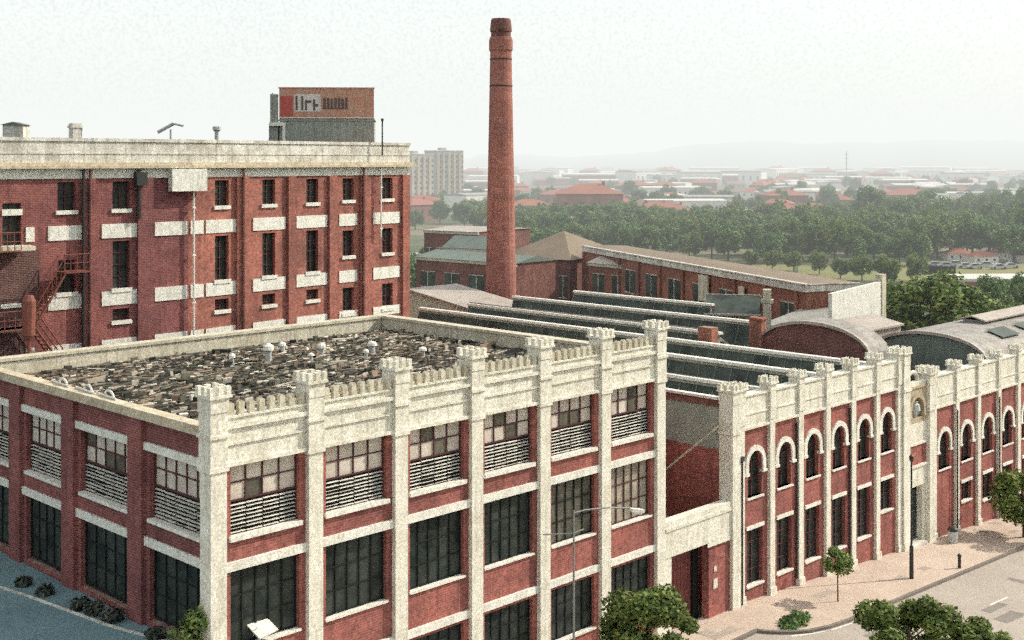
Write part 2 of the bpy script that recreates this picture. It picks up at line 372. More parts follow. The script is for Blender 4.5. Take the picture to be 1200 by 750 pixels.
for k in range(6):
    a, b = PC[k] + .33, PC[k + 1] - .33; o0, o1 = PC[k] + .62, PC[k + 1] - .62
    for q0, q1 in ((a, o0), (o1, b)): front.box(q0, q1, .22, .60, 0, 13.1)
    front.box(o0, o1, .22, .60, 0, 2.0); front.box(o0, o1, .22, .60, 4.5, 6.42); front.box(o0, o1, .22, .60, 9.3, 10.38)
    for z in (4.66, 9.33): q = MB(); q.box(a, b, .10, .40, z, z + .33); q.build('string_course', M['white_band'], fac)
    for z in (2.0, 6.42): q = MB(); q.box(o0 - .05, o1 + .05, .12, .5, z, z + .09); q.build('sill', M['white_band'], fac)
    q = MB(); q.box(o0 - .08, o1 + .08, .08, .5, 10.38, 10.55); q.build('sill', M['white_band'], fac)
    window(o0, o1, 10.55, 13.08, 'louvre')
    window(o0, o1, 6.51, 9.28, {5: 'pane_half', 4: 'pane_mid'}.get(k, 'pane_dark'), cols=5)
    window(o0, o1, 2.09, 4.48, 'pane_dark', cols=5)
front.build('wall', M['brick'], fac)

for k in range(4):
    a, b = LW[k + 1] + .5, LW[k] - .55; o0, o1 = a + .32, b - .12
    if k == 0: b = -1.0; o1 = -1.12
    side.box(a, o0, .2, .6, 6.2, 14.15); side.box(o1, b, .2, .6, 6.2, 14.15)
    side.box(o0, o1, .2, .6, 9.3, 10.28); side.box(o0, o1, .2, .6, 13.3, 14.15); side.box(o0, o1, .2, .6, 0, 6.5)
    q = MB(SIDE); q.box(a - .02, b + .02, .12, .4, 9.33, 9.67); q.build('string_course', M['white_band'], fac)
    q = MB(SIDE); q.box(a - .02, b + .02, .10, .4, 12.98, 13.28); q.build('lintel', M['white_band'], fac)
    q = MB(SIDE); q.box(o0, o1, .08, .5, 10.28, 10.42); q.build('sill', M['white_band'], fac)
    window(o0, o1, 10.42, 12.98, 'louvre', SIDE, 5); window(o0, o1, 6.6, 9.3, 'pane_dark', SIDE, 5)
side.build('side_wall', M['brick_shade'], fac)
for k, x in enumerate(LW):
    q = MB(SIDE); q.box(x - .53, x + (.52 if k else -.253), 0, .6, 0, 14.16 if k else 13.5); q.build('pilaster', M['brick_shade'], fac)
q = MB(SIDE); q.box(-21.9, -.5, -.1, .55, 14.17, 14.34); q.box(-21.9, -.5, -.04, .49, 14.34, 14.5); q.build('coping', M['cornice'], fac)

def cren_cap(mb, cx, w, y0, y1, z0, z1, zt):
    """square pier head with a small battlement on each face"""
    mb.box(cx - w / 2 + .06, cx + w / 2 - .06, y0 + .06, y1 - .06, z0, z1 - .1)
    mb.box(cx - w / 2 - .03, cx + w / 2 + .03, y0 - .03, y1 + .03, z1 - .1, z1)
    s = w / 5
    for i in (0, 2, 4):
        for j in (0, 2, 4):
            if i == 2 and j == 2: continue
            d = (y1 - y0) / 5
            mb.box(cx - w / 2 + i * s, cx - w / 2 + (i + 1) * s, y0 + j * d, y0 + (j + 1) * d, z1, zt)
for k, x in enumerate(PC):
    q = MB(); q.box(x - .33, x + .33, 0, .7, 0, 13.0)
    q.box(x - .40, x + .40, -.06, .78, 13.0, 13.16); q.box(x - .36, x + .36, -.03, .75, 13.16, 15.1)
    q.box(x - .42, x + .42, -.10, .82, 14.2, 14.32)
    cren_cap(q, x, .86, -.12, .86, 15.1, 15.72, 16.02)
    q.build('pilaster', M['white'], fac)
for k in range(6):
    par, mer = MB(), MB()
    a, b = PC[k] + .362, PC[k + 1] - .362
    par.box(a, b, .14, .66, 13.1, 14.82)
    par.box(a, b, .04, .13, 13.1, 13.24); par.box(a, b, .07, .13, 13.86, 13.95); par.box(a, b, .02, .13, 14.45, 14.6); par.box(a, b, .07, .72, 14.82, 14.9)
    n = 8; p = (b - a) / n
    for i in range(n):
        c = a + (i + .5) * p + R.uniform(-.01, .01); h = 15.32 + R.uniform(-.03, .02)
        mer.box(c - .12, c + .12, .1, .30, 14.902, h)
        mer.prism([(c - .12, h), (c, h + .07), (c + .12, h)], .1, .30)
    par.build('parapet', M['white'], fac); mer.build('battlement', M['cream'], fac)
q = MB(); q.box(25.2, 25.75, .9, 21.5, 13.4, 14.35); q.box(25.12, 25.83, .88, 21.9, 14.352, 14.5)
q.box(.6, 25.1, 21.3, 21.9, 13.4, 14.35); q.box(.5, 25.1, 21.22, 21.98, 14.352, 14.5); q.build('rear_parapet', M['cream'], fac)
q = MB(); q.box(.63, 25.18, .72, 21.28, 13.602, 13.66); q.build('roof_deck', M['roof_deck'], fac)
q = MB(); q.box(25.752, 25.9, .62, 21.5, 0, 13.4); q.build('end_wall', M['brick_dark'], fac)

# rubble over the roof: rows of broken tile, battens and weeds, past counting
mb = MB()
for r in range(118):
    y = 1.1 + r * .168
    x = 1.0
    while x < 25.0:
        L = R.uniform(.10, .42) if R.random() < .93 else R.uniform(.6, 1.4)
        if R.random() < .72:
            e = Matrix.Rotation(R.uniform(-.22, .22) + (R.uniform(-1, 1) if R.random() < .08 else 0), 4, 'Z') @ Matrix.Rotation(R.uniform(-.12, .12), 4, 'Y') @ Matrix.Rotation(R.uniform(-.4, .4), 4, 'X')
            h = R.uniform(.02, .09) if R.random() < .93 else R.uniform(.12, .3)
            mb.rbox((x + L / 2, y + R.uniform(-.04, .04), 13.68 + h * .4), (L, R.uniform(.04, .13), h), e)
        x += L * .8 + R.uniform(0, .15)
tag(mb.build('roof_rubble', M['rubble']), 'dark jumble of broken tile, battens and weeds spread over the flat factory roof', 'rubble', kind='stuff')

# small white cowls standing among the rubble
spots = [(13.1, 15.8), (14.6, 14.2), (16.2, 15.4), (17.0, 12.7), (18.6, 14.1), (15.3, 17.6), (11.2, 16.2), (19.6, 11.2)]
vent = thing('roof_vent', 'squat white roof cowl standing in the rubble at the back of the flat roof', 'vent', (*spots[0], 13.66), 0, 'white cowls on the flat roof')
q = MB(); q.lathe([(.17, 0), (.17, .55), (.13, .56)], 10); q.build('pipe', M['metal_pale'], vent)
q = MB(); q.lathe([(.12, .56), (.30, .62), (.27, .82), (.08, .95)], 10); q.build('cowl', M['cap'], vent)
remember(vent)
for i, (x, y) in enumerate(spots[1:]):
    v = dup(vent); v.location = (x, y, 13.66); k_ = (.62, .8, .55, .9, .7, .6, .75)[i]; v.scale = (k_, k_, k_ * (.8 + .15 * (i % 3))); v.rotation_euler = (R.uniform(-.12, .12), R.uniform(-.12, .12), 0)
# bent white pipes lying along the side coping
for i, (y, lab) in enumerate([(8.6, 'bent white pipe loop on the side coping, nearest the corner pier'), (10.4, 'pair of white pipe offcuts on the side coping beside the loop'), (12.6, 'white pipe hoop on the side coping, farthest from the corner')]):
    q = MB(); pts = [(.5 + .1 * math.cos(t), y + .55 * math.cos(t), 14.5 + .24 * math.sin(t)) for t in [j * math.pi / 8 for j in range(9)]]
    q.path(pts, .05); q.bar((.3, y - .9, 14.55), (.42, y + .9, 14.56), .05)
    tag(q.build('white_pipe', M['cap']), lab, 'pipe')
q = MB(); q.rbox((2.1, .2, 6.95), (.9, .75, .05), Matrix.Rotation(.5, 4, 'X') @ Matrix.Rotation(.15, 4, 'Z'))
q.bar((1.8, .36, 6.7), (1.8, .1, 7.1), .02)
q.build('vent_flap', M['white_band'], fac)

# weeds and stone spill at the foot of the side wing
def leaf_mass(clumps, n, size, seed, flat=1.0):
    rr = random.Random(seed); mb = MB(); tot = sum(c[3] ** 2 for c in clumps)
    for (cx, cy, cz, r) in clumps:
        for _ in range(int(n * r * r / tot)):
            d = Vector((rr.gauss(0, 1), rr.gauss(0, 1), rr.gauss(0, 1))).normalized()
            rad_ = r * (rr.random() ** .35); p = Vector((cx, cy, cz)) + Vector((d.x, d.y, d.z * flat)) * rad_
            a = Vector((rr.gauss(0, 1), rr.gauss(0, 1), rr.gauss(0, 1) * .7)).normalized(); b = a.cross(d + Vector((0, 0, .3)))
            if b.length < .05: continue
            b.normalize(); s = size * rr.uniform(.6, 1.4)
            mb.add([p - a * s, p + b * s * .5, p + a * s, p - b * s * .5], [(0, 1, 2, 3)])
    return mb
weeds = [(-.2 - .12 * k, 2.0 + 1.35 * k + R.uniform(-.4, .4), 6.35, R.uniform(.2, .5)) for k in range(12)]
for i, (x, y, z, r) in enumerate(weeds):
    if i in (2, 6, 9): continue
    o = leaf_mass([(0, 0, r * .5, r), (r * .5, .3, r * .3, r * .6)], 260, .10, 50 + i, .6).build('weed_clump', M['leaf_dull'])
    o.location = (x, y, 6.3); tag(o, 'dark weed clump growing against the foot of the shaded side wing', 'weed', 'weeds along the side wing')
o = leaf_mass([(0, 0, .7, .75), (.3, -.3, 1.5, .5)], 900, .1, 77).build('dry_bush', M['leaf_olive']); o.location = (-.65, .9, 6.3)
tag(o, 'pale dry bush at the foot of the white corner pier', 'bush')

# ================================================================== GATEWAY
gate = thing('gateway', 'white lintel gateway with maroon doors between the corner factory and the arched workshop', 'gateway', (25.9, 0, 0))
q = MB(); q.box(-.04, 5.72, .02, .55, 4.12, 5.45); q.box(-.04, 5.72, -.04, .6, 5.45, 5.62); q.box(-.04, 5.72, .0, .57, 5.62, 5.92); q.box(3.5, 5.72, .0, .01, 3.9, 4.12)
q.build('lintel', M['white'], gate)
q = MB(); q.box(-.04, .5, .06, .55, 0, 4.12); q.box(.5, .56, .2, .5, 0, 4.12); q.build('jamb', M['white'], gate)
q = MB(); q.box(.56, 3.3, .95, 1.05, 0, 4.3)
for i in range(9): q.box(.62 + i * .3, .66 + i * .3, .93, .95, 0, 4.3)
q.build('door', M['door'], gate)
q = MB(); q.box(3.75, 5.7, .12, .55, 0, 4.12); q.build('door', M['brick'], gate)
q = MB(); q.box(4.15, 4.5, .08, .12, 1.6, 2.1); q.box(4.2, 4.42, .08, .12, 2.5, 2.75); q.build('notice', M['sign_white'], gate)
q = MB(); q.box(3.3, 3.75, .8, 1.0, 0, 4.12); q.build('recess', M['void'], gate)
q = MB(); q.bar((31.45, .4, 10.1), (30.6, 4.6, 6.35), .06); q.bar((30.75, 3.9, 7.0), (30.3, 4.4, 6.3), .12)
tag(q.build('stay_pole', M['cream']), 'long pale pole slanting across the brick wall above the gateway', 'pole')

# ================================================================== ARCHED WORKSHOP (upper section)
def arch_panel(mb, x0, x1, z0, z1, cx, r, zsill, zs, yf, yb, n=12, rise=None):
    rise = rise or r
    pts = [(cx + r * math.cos(math.pi * i / n), zs + rise * math.sin(math.pi * i / n)) for i in range(n + 1)]   # right to left
    def quad(a, b, c, d): mb.add([a, b, c, d], [(0, 1, 2, 3)])
    quad((x0, yf, z0), (cx - r, yf, z0), (cx - r, yf, z1), (x0, yf, z1)); quad((cx + r, yf, z0), (x1, yf, z0), (x1, yf, z1), (cx + r, yf, z1))
    quad((cx - r, yf, z0), (cx + r, yf, z0), (cx + r, yf, zsill), (cx - r, yf, zsill))
    for (xa, za), (xb, zb) in zip(pts, pts[1:]):
        quad((xb, yf, zb), (xa, yf, za), (xa, yf, z1), (xb, yf, z1)); quad((xa, yf, za), (xb, yf, zb), (xb, yb, zb), (xa, yb, za))
    quad((cx - r, yf, zsill), (cx + r, yf, zsill), (cx + r, yb, zsill), (cx - r, yb, zsill))
    quad((cx - r, yf, zsill), (cx - r, yb, zsill), (cx - r, yb, zs), (cx - r, yf, zs)); quad((cx + r, yb, zsill), (cx + r, yf, zsill), (cx + r, yf, zs), (cx + r, yb, zs))
def hood(mb, cx, r0, r1, zs, y0, y1, drop, n=12):
    for i in range(n):
        a, b = math.pi * i / n, math.pi * (i + 1) / n
        P = [(cx + q * math.cos(t), zs + q * math.sin(t)) for q, t in ((r0, a), (r1, a), (r1, b), (r0, b))]
        mb.prism(P, y0, y1)
    for s in (-1, 1):
        xs = sorted((cx + s * r0, cx + s * r1)); mb.box(xs[0], xs[1], y0, y1, zs - drop, zs - .001)
        xs = sorted((cx + s * (r0 - .03), cx + s * (r1 + .08))); mb.box(xs[0], xs[1], y0 - .04, y1, zs - drop - .14, zs - drop - .001)
def arch_window(root, cx, r, z0, zs, yb, mat='pane_dark'):
    f = MB(); n = 10
    f.box(cx - .03, cx + .03, yb - .08, yb - .02, z0, zs + r - .05); f.box(cx - r, cx + r, yb - .08, yb - .02, zs - .04, zs + .04)
    f.box(cx - r, cx + r, yb - .075, yb - .025, z0 + (zs - z0) * .5 - .02, z0 + (zs - z0) * .5 + .02)
    f.box(cx - r, cx - r + .05, yb - .07, yb - .02, z0, zs); f.box(cx + r - .05, cx + r, yb - .07, yb - .02, z0, zs)
    for i in range(n):
        a, b = math.pi * i / n, math.pi * (i + 1) / n
        f.prism([(cx + q * math.cos(t), zs + q * math.sin(t)) for q, t in ((r - .07, a), (r, a), (r, b), (r - .07, b))], yb - .07, yb - .02)
    w = f.build('arched_window', M['frame'], root)
    g = MB(); g.add([(cx - r, yb - .01, z0), (cx + r, yb - .01, z0)] + [(cx + r * math.cos(math.pi * i / n), yb - .01, zs + r * math.sin(math.pi * i / n)) for i in range(n + 1)], [tuple(range(n + 3))])
    g.build('glass', M[mat], w)
def rect_window(root, x0, x1, z0, z1, yb, mat='pane_dark', cols=2, rows=4):
    f = MB()
    for i in range(cols + 1):
        x = x0 + .03 + (x1 - x0 - .06) * i / cols; f.box(x - .025, x + .025, yb - .08, yb - .02, z0, z1)
    for j in range(rows + 1):
        z = z0 + .03 + (z1 - z0 - .06) * j / rows; f.box(x0, x1, yb - .075, yb - .025, z - .022, z + .022)
    w = f.build('window', M['frame'], root)
    g = MB(); g.add([(x0, yb - .01, z0), (x1, yb - .01, z0), (x1, yb - .01, z1), (x0, yb - .01, z1)], [(0, 1, 2, 3)]); g.build('glass', M[mat], w)

def section(root, PX, zc, zt, zb, zspring, r, zsill, zband, lows, ztop0, roofz):
    """a run of arched bays: PX pilaster centres, lows[k] = (z0, z1, kind) of the lower opening"""
    wall = MB()
    for k in range(len(PX) - 1):
        hd, sl, pp = MB(), MB(), MB()
        a, b = PX[k] + .24, PX[k + 1] - .24; cx = (a + b) / 2; zg = gz(a) - .5
        low = lows[k]
        arch_panel(wall, a, b, zband if low else zg, zb, cx, r, zsill, zspring, .2, .55)
        if low:
            z0, z1 = low[0], low[1]; x0, x1 = cx - .78, cx + .78
            wall.box(a, x0, .2, .55, zg, zband - .002); wall.box(x1, b, .2, .55, zg, zband - .002); wall.box(x0, x1, .2, .55, zg, z0); wall.box(x0, x1, .2, .55, z1, zband - .002)
            q = MB(); q.box(x0 - .06, x1 + .06, .12, .5, z1, z1 + .2); q.build('lintel', M['white_band'], root)
            q = MB(); q.box(x0 - .04, x1 + .04, .1, .5, z0, z0 + .1); q.build('sill', M['white_band'], root)
            rect_window(root, x0, x1, z0 + .1, z1, .5, low[2], rows=max(2, int((z1 - z0) / .7)))
        hood(hd, cx, r + .01, r + .30, zspring, .10, .3, .45)
        sl.box(cx - r - .12, cx + r + .12, .1, .5, zsill - .1, zsill)
        arch_window(root, cx, r, zsill, zspring, .5)
        pp.box(a - .02, b + .02, .1, .6, zb, zt); pp.box(a - .02, b + .02, .02, .1, zb, zb + .14); pp.box(a - .02, b + .02, .05, .1, zb + .8, zb + .88); pp.box(a - .02, b + .02, .02, .68, zt, zt + .1)
        hd.build('arch_hood', M['white_band'], root); sl.build('sill', M['white_band'], root); pp.build('parapet', M['white'], root)
    wall.build('wall', M['brick'], root)
    for k, x in enumerate(PX):
        q = MB(); zg = gz(x) - .5; w = .24
        q.box(x - w, x + w, 0, .6, zg, zb + .3); q.box(x - w - .03, x + w + .03, -.04, .66, zb + .3, zc - .75); q.box(x - w - .06, x + w + .06, -.07, .6, zg, gz(x) + .55)
        cren_cap(q, x, .72, -.12, .74, zc - .75, zc - .28, zc)
        q.build('pilaster', M['white'], root)

wk = thing('arched_workshop', 'brick workshop with six round arched bays, white piers and sawtooth glazed roofs', 'workshop', (0, 0, 0))
PA = [32.55 + 2.97 * k for k in range(6)] + [50.2]
section(wk, PA, 12.05, 11.25, 9.45, 7.5, .68, 5.68, 4.3, [(.8, 3.95, 'pane_dark')] * 5 + [(1.9, 3.95, 'pane_dark')], 0, 9)
q = MB(); q.box(31.55, 32.28, -.08, .8, -.3, 11.0); q.box(31.5, 32.3, -.13, .86, 9.4, 9.55); cren_cap(q, 31.93, .85, -.16, .9, 11.0, 11.75, 12.05); q.build('end_pier', M['white'], wk)
q = MB(); q.bar((32.42, -.08, .2), (32.42, -.08, 7.9), .055); q.box(32.3, 32.54, -.16, -.01, 7.9, 8.15); q.build('drainpipe', M['metal_dark'], wk)
for x in (38.15, 44.1): q = MB(); q.bar((x, .1, .2), (x, .1, 9.1), .05); q.build('drainpipe', M['metal_dark'], wk)
q = MB(); q.box(31.6, 31.9, .86, 44, 0, 8.5); q.box(31.9, 50.6, .62, .8, -2, 9.0); q.build('yard_wall', M['brick'], wk)
q = MB(); q.box(31.9, 58, .8, 16, 8.3, 8.5); q.build('low_roof', M['iron_green'], wk)
# sawtooth roofs: ridge x, y from, y to
RID = [31.9 + .0, 36.6, 42.1, 48.3]
def tooth(root, xp, x, y0, y1, zr=11.25, zv=8.55):
    q = MB(); q.prism([(xp + .05, zr - .1), (x - 1.05, zv), (x - 1.05, zv - .25), (xp + .05, zr - .4)], y0, y1)
    q.prism([(x - 1.04, zv - .3), (x - .06, zr - .15), (x - .06, zv - .3)], y0, y0 + .12); q.prism([(x - 1.04, zv - .3), (x - .06, zr - .15), (x - .06, zv - .3)], y1 - .12, y1)
    r = q.build('sawtooth_roof', M['iron'], root)
    g = MB(); g.prism([(x - 1.0, zv), (x - .12, zr - .35), (x - .06, zr - .35), (x - .9, zv)], y0 + .1, y1 - .1); g.build('skylight', M['skylight'], r)
    g = MB(); nb = int((y1 - y0) / 1.2)
    for i in range(nb + 1):
        y = y0 + .1 + (y1 - y0 - .2) * i / nb; g.bar((x - 1.03, y, zv), (x - .14, y, zr - .35), .03, 4)
    g.build('glazing_bar', M['iron_green'], r)
    g = MB(); g.box(x - .26, x + .2, y0 - .1, y1, zr - .16, zr + .03); g.build('ridge_cap', M['cap'], r)
    g = MB(); g.box(x - .16, x - .02, y0, y1, zr - .36, zr - .17); g.build('fascia', M['hut'], r)
q = MB(); q.prism([(31.7, 8.5), (31.86, 10.75), (31.92, 10.75), (31.8, 8.5)], .9, 30); q.build('skylight', M['skylight_pale'], wk)
q = MB(); q.box(31.8, 32.0, .9, 30, 10.752, 11.12); q.build('fascia', M['brick_dark'], wk)
q = MB(); q.box(31.74, 32.12, .8, 30, 11.13, 11.27); q.build('ridge_cap', M['cap'], wk)
for a, b, y0, y1 in [(31.9, 36.6, .9, 30), (36.6, 42.1, .9, 44), (42.1, 48.3, .9, 44), (48.3, 54.2, 16.6, 44), (54.2, 60.0, 17.5, 44), (60, 68.5, 27.5, 44)]:
    tooth(wk, a, b, y0, y1, 11.25 + {36.6: -.12, 42.1: .05, 48.3: -.02, 54.2: -.15, 60.0: .08, 68.5: -.05}[b])
q = MB(); q.box(31.95, 58, 44.0, 44.3, 0, 9.2); q.box(58, 68.6, 44, 44.3, 0, 9.2); q.box(68.5, 68.8, 27.5, 44, -3, 11.1); q.build('rear_wall', M['brick_dark'], wk)
q = MB(); q.box(49.4, 50.2, 14, 15.2, 8.5, 12.1); q.build('brick_stack', M['brick_far'], wk)

# ================================================================== ENTRANCE BAY
en = thing('entrance_bay', 'white entrance bay with scrolled arched pediment, round niche and tall dark doorway', 'entrance', (51.0, 0, gz(51)))
zg = gz(51)
q = MB(Matrix.Translation((-51.0, 0, -zg)))
def enb(name, mat, fn):
    q = MB(Matrix.Translation((-51.0, 0, -zg))); fn(q); q.build(name, M[mat], en)
def f_pier(q):
    q.box(50.5, 51.35, -.12, .8, -1.8, 10.9); q.box(50.44, 51.41, -.18, .86, 9.2, 9.4); q.box(50.44, 51.41, -.2, .86, -1.8, -.4)
    cren_cap(q, 50.92, .95, -.2, .9, 10.9, 11.7, 12.05)
enb('pier', 'white', f_pier)
def f_pier2(q):
    q.box(54.05, 54.75, -.12, .8, -2, 9.2); q.box(54.0, 54.8, -.17, .86, 7.5, 7.66); cren_cap(q, 54.4, .84, -.2, .9, 9.2, 10.0, 10.4)
enb('pier', 'white', f_pier2)
def f_panel(q):
    q.box(51.36, 54.04, .1, .6, 5.5, 6.9); q.box(51.36, 54.04, .1, .6, 2.8, 4.2); q.box(51.36, 54.04, .03, .1, 5.5, 5.64); q.box(51.36, 54.04, .0, .1, 4.06, 4.2)
    q.box(53.62, 54.04, .2, .6, -1.8, 2.8)
enb('panel', 'white', f_panel)
def f_arch(q):
    arch_panel(q, 51.36, 54.04, 6.9, 9.2, 52.7, .82, 7.25, 7.75, .12, .5, rise=.82); hood(q, 52.7, .84, 1.12, 7.75, .02, .3, .3)
    q.box(51.36, 54.04, .04, .5, 9.2, 9.34)
enb('niche_surround', 'sandstone', f_arch)
enb('niche', 'void', lambda q: q.box(51.8, 53.6, .5, .58, 7.1, 8.7))
enb('vase', 'metal_pale', lambda q: q.lathe([(.14, 7.25), (.2, 7.35), (.42, 7.75), (.36, 8.1), (.2, 8.2), (.28, 8.32)], 12, (52.7, .32)))
def f_scroll(q):
    prev = None
    for i in range(15):
        t = math.pi * (1.15 - i / 14 * 1.9); r_ = 1.0 - i * .045
        p = (52.5 + r_ * math.cos(t), .3, 9.5 + r_ * math.sin(t) * .95)
        if prev: q.bar(prev, p, .13, 6)
        prev = p
    q.box(51.5, 53.9, .1, .5, 9.34, 9.6)
enb('scroll', 'white', f_scroll)
enb('brick_panel', 'brick', lambda q: q.box(51.36, 54.04, .14, .6, 4.2, 5.5))
enb('doorway', 'void', lambda q: q.box(51.36, 53.62, .7, .8, -1.8, 2.8))
enb('door', 'pane_dark', lambda q: (q.box(51.4, 52.45, .6, .66, -1.2, 2.3), q.box(52.5, 53.6, .6, .66, -1.2, 2.3), q.box(51.4, 53.6, .58, .67, 2.32, 2.42)))
enb('step', 'grime', lambda q: q.box(51.3, 53.5, -.25, .6, gz(52) - .1, gz(52) + .28))

# ================================================================== ARCHED WORKSHOP (lower section)
wl = thing('arched_workshop', 'lower brick workshop wing with arched bays stepping down the street beyond the entrance', 'workshop', (0, 0, 0))
PB = [55.05 + 3.4 * k for k in range(8)]
section(wl, PB, 10.35, 9.6, 7.45, 4.95, .8, 3.25, 2.1, [None, (.35, 1.75, 'pane_dark'), (-.2, 1.75, 'pane_dark'), (-.3, 1.75, 'pane_dark'), (-.3, 1.75, 'pane_dark'), (-.3, 1.75, 'pane_dark'), (-.3, 1.75, 'pane_dark')], 0, 7)
q = MB(); q.box(50.7, 79, .62, 1.0, -4, 7.4); q.box(58.2, 79, 1.0, 5.8, 6.0, 6.4); q.build('rear_wall', M['void'], wl)
for x in (58.2, 65.0): q = MB(); q.bar((x, -.08, gz(x)), (x, -.08, 7), .05); q.build('drainpipe', M['metal_dark'], wl)

# vaulted sheds behind
def vault(label, X0, X1, yc, half, zs, zcrown, wallmat, roofmat, base=-3, pil=None):
    t = thing('vaulted_shed', label, 'shed', (X0, yc, gz(X0))); T = Matrix.Translation((-X0, -yc, -gz(X0)))
    n = 16; prof = [(yc + half * math.cos(math.pi * (.0 + i / n)), zs + (zcrown - zs) * math.sin(math.pi * i / n) ** .85) for i in range(n + 1)]
    q = MB(T); q.prism([(yc + half, base)] + prof + [(yc - half, base)], X0, X0 + .3, 'x'); q.build('gable_wall', M[wallmat], t)
    q = MB(T)
    for (a, za), (b, zb) in zip(prof, prof[1:]):
        q.add([(X0 - .15, a, za + .08), (X1, a, za + .08), (X1, b, zb + .08), (X0 - .15, b, zb + .08)], [(0, 1, 2, 3)])
    q.build('roof', M[roofmat], t)
    q = MB(T)
    for (a, za), (b, zb) in zip(prof, prof[1:]):
        q.add([(X0 - .2, a, za - .1), (X0 - .2, a, za + .14), (X0 - .2, b, zb + .14), (X0 - .2, b, zb - .1), (X0 + .1, a, za + .14), (X0 + .1, b, zb + .14)], [(0, 1, 2, 3), (1, 4, 5, 2)])
    q.build('verge', M['iron_pale'], t)
    q = MB(T); q.box(X0 + .3, X1, yc - half, yc - half + .3, base, zs); q.box(X0 + .3, X1, yc + half - .3, yc + half, base, zs); q.box(X1 - .3, X1, yc - half + .3, yc + half - .3, base, zs); q.build('side_wall', M[wallmat], t)
    return t, T
v1, T = vault('vaulted shed with a dark red brick gable behind the sawtooth roofs', 58, 60.8, 11.0, 4.8, 9.5, 11.95, 'brick_dark', 'iron_mix')
q = MB(T); q.box(60.9, 72, 11.2, 16.2, 8.5, 10.44); q.prism([(11.0, 10.45), (13.7, 11.0), (16.4, 10.45), (16.4, 10.6), (13.7, 11.15), (11.0, 10.6)], 60.85, 72.2, 'x'); q.build('rear_roof', M['iron_pale'], v1)
q = MB(T); q.box(57.7, 58.4, 15.3, 16.4, 0, 11.8); q.box(57.6, 58.5, 15.2, 16.5, 11.8, 11.95); q.build('pier', M['brick_far'], v1)
v2, T = vault('broad grey vaulted shed with a raised ridge ventilator, right of the red gable', 66.2, 92, 5.9, 4.6, 8.9, 10.9, 'iron_green', 'iron_mix')
q = MB(T); q.box(74, 90, 5.2, 6.8, 10.6, 11.2); q.build('ventilator', M['iron'], v2)
q = MB(T); q.prism([(4.8, 11.15), (6.0, 11.45), (7.2, 11.15), (7.2, 11.25), (6.0, 11.57), (4.8, 11.25)], 73.7, 90.3, 'x'); q.build('ventilator_roof', M['iron_pale'], v2)
for X in (71, 76, 81, 86):
    q = MB(T); q.add([(X, 2.2, 10.45), (X + 3.2, 2.2, 10.45), (X + 3.2, 3.6, 10.92), (X, 3.6, 10.92)], [(0, 1, 2, 3)]); q.build('skylight', M['skylight'], v2)

